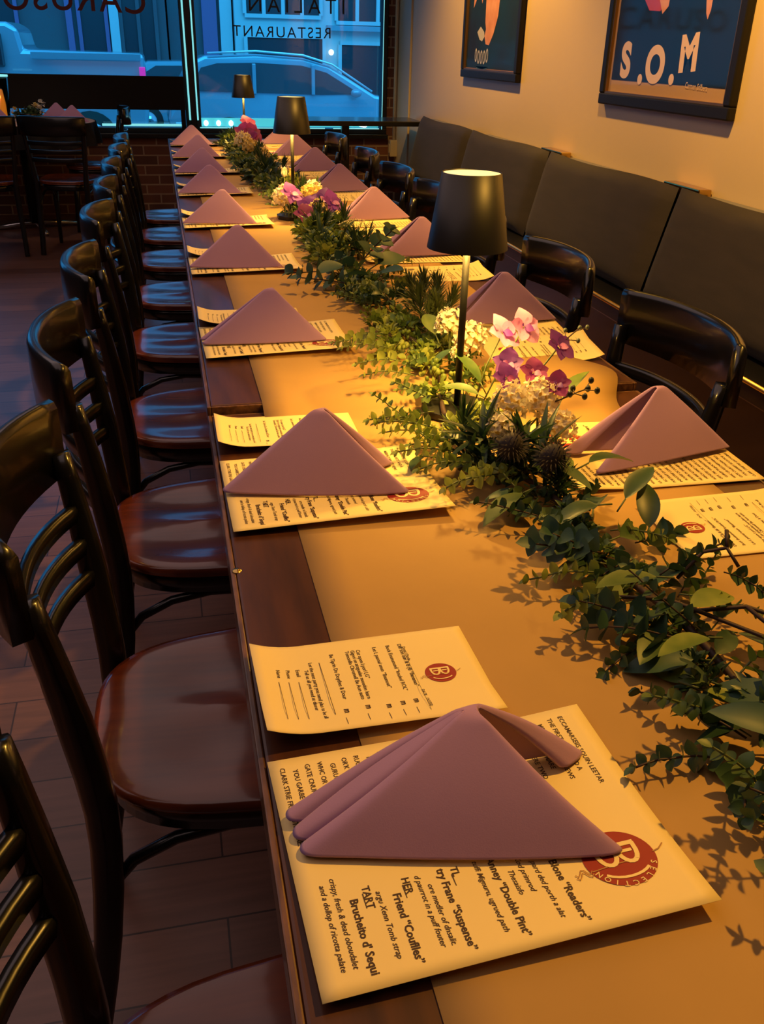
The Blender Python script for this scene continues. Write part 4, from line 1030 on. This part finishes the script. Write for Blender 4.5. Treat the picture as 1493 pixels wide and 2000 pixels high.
for a in range(2):
    c, s = math.cos(.3+a*PI/2), math.sin(.3+a*PI/2); b = MB(); b.tube([(-.36*c, -.36*s, .012), (-.1*c, -.1*s, .04), (.1*c, .1*s, .04), (.36*c, .36*s, .012)], .018, 10); part('foot', b, M_chrome, t)
def small_nap(x, y, label, s=1.0):
    napkin((x-.115*s, y, .757), (x+.115*s, y-.01, .757), (x+.085*s, y+.08, .757), (x, y+.045, .752+.112*s), label, 1, int(x*100) % 50+3, 'mauve napkins on the corner table')
small_nap(-.60, 7.15, 'mauve napkin at the right of the far left corner table, in front'); small_nap(-.73, 7.42, 'mauve napkin on the far left corner table, behind the front one'); small_nap(-1.10, 7.14, 'mauve napkin at the left frame edge on the corner table', .9)
t = thing('candle_glass', 'tall clear glass with an orange candle on the far left corner table', 'candle', (-1.09, 7.32, .753))
b = MB(); b.lathe([(.055, 0), (.075, .29), (.073, .29), (.053, .004)], 32); part('glass', b, M_glass, t)
b = MB(); b.lathe([(.068, .292), (.077, .292), (.077, .28), (.072, .28)], 32); part('rim', b, M_tube_rim, t)  # glint on the glass edge, painted in with the glowing tube material
b = MB(); b.lathe([(.001, .19), (.046, .20), (.048, .01), (.001, .005)], 24); part('candle', b, M_amber, t)
b = MB(); b.sphere((0, -.045, .155), .014, 12, 8, 1.3); part('flame', b, M_flame, t)
t = thing('flower_bowl', 'dark bowl of greenery and pale flowers on the far left corner table', 'bowl', (-.90, 7.28, .753))
b = MB(); b.lathe([(.001, 0), (.05, .0), (.085, .05), (.08, .052), (.046, .008), (.001, .006)], 28); part('bowl', b, M_black, t)
for k in range(9):
    o = link('leaf_cluster', B_dk[k % 3], t, (rnd.uniform(-.06, .06), rnd.uniform(-.05, .05), .03), (rnd.uniform(-.6, .6), rnd.uniform(-.6, .6), k), 1.4)
for k, (dx, dz) in enumerate(((.05, .09), (.08, .07), (-.09, .06), (.09, .11))):
    mb = MB(); rr = random.Random(k)
    for q in range(30):
        a = rr.uniform(0, 6.28); el = rr.uniform(-.5, 1.5); o = Vector((math.cos(a)*math.cos(el), math.sin(a)*math.cos(el), math.sin(el))); mb.leaf(Vector((dx, -.03, dz))+o*.014, o, (0, 0, 1), .022, .016, n=3)
    part('flower', mb, L_yellow if k % 2 == 0 else L_cream, t)
t = thing('window_bench', 'black bench back standing before the left window', 'bench', (0, 0, 0))
b = MB(); b.box(-2.6, YW-.10, .795, .205, YW-.062, 1.035); part('back_panel', b, M_cloth, t, bevel=.006)
b = MB(); b.box(-2.6, YW-.13, .50, -2.54, YW-.062, 1.0); part('post', b, M_black, t)
b = MB(); b.box(.165, YW-.095, 0, .200, YW-.064, .80); part('post', b, M_black, t)
b = MB(); b.box(-2.6, YW-.095, 0, -2.54, YW-.064, .80); part('post', b, M_black, t)
GC = 'chairs round the corner table'
dup(ch0, 'black chair in front of the far left corner table, by the frame edge', (-1.12, 6.55, 0), PI/2+.15, GC)
dup(ch0, 'black chair in front of the far left corner table, right of the other', (-.62, 6.58, 0), PI/2-.2, GC)
dup(ch0, 'black chair at the right side of the far left corner table', (-.50, 7.36, 0), PI+.1, GC)
# narrow black ledge table before the right window
t = thing('ledge_table', 'narrow black high table standing before the right half of the window', 'table', (1.36, 7.2, 0))
b = MB(); b.box(-.36, -.22, .755, .55, .22, .79); part('tabletop', b, M_black, t, bevel=.004)
b = MB(); b.box(-.028, -.028, .02, .028, .028, .755); part('pedestal', b, M_black, t, bevel=.004)
b = MB(); b.box(-.25, -.04, 0, .25, .04, .022); b.box(-.04, -.22, 0, .04, .22, .022); part('foot', b, M_iron, t)

# ------------------------------------------------------------------ street outside
M_road = mat('asphalt', (.35, .36, .38), .8, noise=(3, (.30, .31, .33)))
GZ = -.50
b = MB(); b.box(-22, YW+.2, GZ-.1, 26, 34, GZ); struct('ground', b, M_road)
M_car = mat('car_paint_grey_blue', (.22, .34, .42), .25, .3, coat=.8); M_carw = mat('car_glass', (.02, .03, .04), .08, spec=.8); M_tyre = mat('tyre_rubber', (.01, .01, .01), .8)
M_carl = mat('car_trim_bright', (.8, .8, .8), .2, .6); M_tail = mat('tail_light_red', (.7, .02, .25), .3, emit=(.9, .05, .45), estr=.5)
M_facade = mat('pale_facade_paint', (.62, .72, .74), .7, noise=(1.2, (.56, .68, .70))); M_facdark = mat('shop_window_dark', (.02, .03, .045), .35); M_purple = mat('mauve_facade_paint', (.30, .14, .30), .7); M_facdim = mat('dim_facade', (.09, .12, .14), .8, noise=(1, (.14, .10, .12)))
def side_loft(mb, prof_low, prof_high, w, y):    # body side outline extruded across the car with tumblehome
    pass
def car_body(outline, w, inset, m, name, parent, bevel=.05):
    n = len(outline); zmax = max(p[1] for p in outline); zmid = .75
    vs = []
    for s in (-1, 1):
        for x, z in outline:
            tt = max(0, (z-zmid)/(zmax-zmid)) if zmax > zmid else 0; vs.append((x, s*(w-inset*tt), z))
    mb = MB(); fs = [tuple(range(n-1, -1, -1)), tuple(range(n, 2*n))]+[(i, (i+1) % n, n+(i+1) % n, n+i) for i in range(n)]
    mb.add(vs, fs); return part(name, mb, m, parent, bevel=bevel)
def wheels(t, xs, w, r):
    for x in xs:
        for s in (-1, 1):
            b = MB(); vs = []
            b.tube([(x, s*(w-.20), r), (x, s*(w+.01), r)], r, 24); wl = part('wheel', b, M_tyre, t)
            b = MB(); b.tube([(x, s*(w-.0), r), (x, s*(w+.025), r)], r*.6, 20); part('hub', b, M_chrome, wl)
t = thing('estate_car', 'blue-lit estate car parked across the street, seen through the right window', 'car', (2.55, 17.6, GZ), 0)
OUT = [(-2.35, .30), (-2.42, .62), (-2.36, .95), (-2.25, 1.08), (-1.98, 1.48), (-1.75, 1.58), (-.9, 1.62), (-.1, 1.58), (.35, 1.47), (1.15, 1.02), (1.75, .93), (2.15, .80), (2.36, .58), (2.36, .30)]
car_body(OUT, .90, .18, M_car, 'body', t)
gw = [(-2.02, 1.06), (-1.82, 1.40), (-1.55, 1.47), (-.9, 1.49), (-.12, 1.46), (.30, 1.36), (.88, 1.04), (.2, 1.02)]
b = MB(); b.add([(x, -.905+.18*max(0, (z-.75)/.87)*.98, z) for x, z in gw], [tuple(range(len(gw)))]); b.add([(x, .905-.18*max(0, (z-.75)/.87)*.98, z) for x, z in gw], [tuple(range(len(gw)))]); part('side_window', b, M_carw, t, solid=.02)
b = MB(); b.tube([(-1.7, -.76, 1.62), (-.9, -.75, 1.665), (-.1, -.755, 1.62), (.4, -.77, 1.49), (1.1, -.80, 1.08)], .018, 8); part('roof_rail', b, M_carl, t)
for x in (-.95, .05): b = MB(); b.box(x-.03, -.92, 1.02, x+.03, -.77, 1.48); part('window_pillar', b, M_car, t, bevel=.01)
b = MB(); b.sphere((.78, -1.0, 1.06), .10, 12, 8, .7); part('side_mirror', b, M_car, t)
b = MB(); b.box(-2.3, -.925, .52, 2.25, -.90, .57); part('door_trim', b, M_carl, t, bevel=.01)
wheels(t, (-1.4, 1.45), .90, .33)
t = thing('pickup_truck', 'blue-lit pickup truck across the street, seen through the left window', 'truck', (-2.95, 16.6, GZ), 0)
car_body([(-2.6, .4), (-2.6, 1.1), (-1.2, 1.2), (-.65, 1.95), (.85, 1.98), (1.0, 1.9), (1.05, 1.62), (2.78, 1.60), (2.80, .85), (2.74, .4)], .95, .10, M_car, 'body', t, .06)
b = MB(); b.box(-.3, -.99, 1.38, .78, -.93, 1.84); part('side_window', b, M_carw, t, bevel=.03)
b = MB(); b.box(1.15, -.965, 1.50, 2.74, -.945, 1.60); part('bed_rail', b, M_car, t, bevel=.01)
b = MB(); b.box(2.70, -.99, 1.22, 2.79, -.93, 1.42); part('tail_light', b, M_tail, t, bevel=.01, label='magenta-red tail light')
wheels(t, (-1.7, 1.9), .95, .40)
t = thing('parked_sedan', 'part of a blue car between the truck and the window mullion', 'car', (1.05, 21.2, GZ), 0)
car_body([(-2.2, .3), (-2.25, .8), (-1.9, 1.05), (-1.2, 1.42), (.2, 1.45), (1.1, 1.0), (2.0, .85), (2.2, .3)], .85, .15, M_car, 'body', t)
b = MB(); b.add([(-1.5, -.83, 1.08), (-1.05, -.79, 1.34), (.1, -.79, 1.36), (.75, -.83, 1.02)], [(0, 1, 2, 3)]); part('side_window', b, M_carw, t, solid=.02); wheels(t, (-1.3, 1.35), .85, .32)
# buildings
def building(name, label, x0, x1, y, z1, wall):
    t = thing(name, label, 'building', ((x0+x1)/2, y, GZ)); w_ = (x1-x0)/2
    b = MB(); b.box(-w_, 0, 0, w_, 4, z1-GZ); part('wall', b, wall, t); return t
def bwin(t, x0, x1, z0, z1, y, nx, frm=M_facade, gl=M_facdark):
    ox = t.location.x; b = MB(); e = .09
    b.box(x0-ox, -.06, z0-GZ, x1-ox, 0.01, z1-GZ); q = part('window', b, gl, t)
    b = MB()
    for k in range(nx+1):
        x = x0+(x1-x0)*k/nx; b.box(x-ox-e/2, -.13, z0-GZ, x-ox+e/2, -.05, z1-GZ)
    b.box(x0-ox, -.13, z0-GZ-e, x1-ox, -.05, z0-GZ); b.box(x0-ox, -.13, z1-GZ, x1-ox, -.05, z1-GZ+e); part('window_frame', b, frm, q)
YB2 = 26.0
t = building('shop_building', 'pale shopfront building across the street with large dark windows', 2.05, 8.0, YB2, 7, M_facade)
bwin(t, 2.30, 4.33, .10, 1.42, YB2, 1); bwin(t, 4.75, 6.1, -.2, 1.30, YB2, 1); bwin(t, 2.30, 4.25, 1.95, 3.3, YB2, 4); bwin(t, 4.65, 6.3, 1.85, 3.2, YB2, 3)
b = MB(); b.box(4.4-t.location.x, -.3, 1.62-GZ, 8-t.location.x, 0, 1.74-GZ); part('cornice', b, mat('blue_cornice', (.25, .40, .48), .6), t)
for x, z in ((4.5, 1.12), (6.35, 1.05)): b = MB(); b.sphere((x-t.location.x, -.2, z-GZ), .07, 10, 8); part('wall_lantern', b, M_ledw, t)
t = building('mauve_building', 'narrow mauve and dark building left of the pale shopfront', .4, 2.0, YB2+.4, 7, M_facdim)
b = MB(); b.box(1.25-t.location.x, -.15, 0, 1.62-t.location.x, 0, 7.5); part('pilaster', b, M_purple, t); b = MB(); b.box(1.7-t.location.x, -.15, 0, 2.0-t.location.x, 0, 7.5); part('pilaster', b, M_facade, t)
t = building('dark_building', 'dark shopfront building behind the pickup truck', -9.0, .35, YB2+.2, 7, M_facdim)
bwin(t, -1.75, -1.1, .6, 3.0, YB2, 1, M_purple); bwin(t, -.75, .1, .6, 3.0, YB2, 2, M_facdim); bwin(t, -6.5, -3.2, .6, 3.2, YB2, 3, M_purple)
b = MB(); b.box(-1.02-t.location.x, -.2, .3, -.80-t.location.x, 0, 2.8); part('pilaster', b, M_facade, t); b = MB(); b.box(-2.05-t.location.x, -.2, .3, -1.9-t.location.x, 0, 4); part('pilaster', b, M_purple, t)
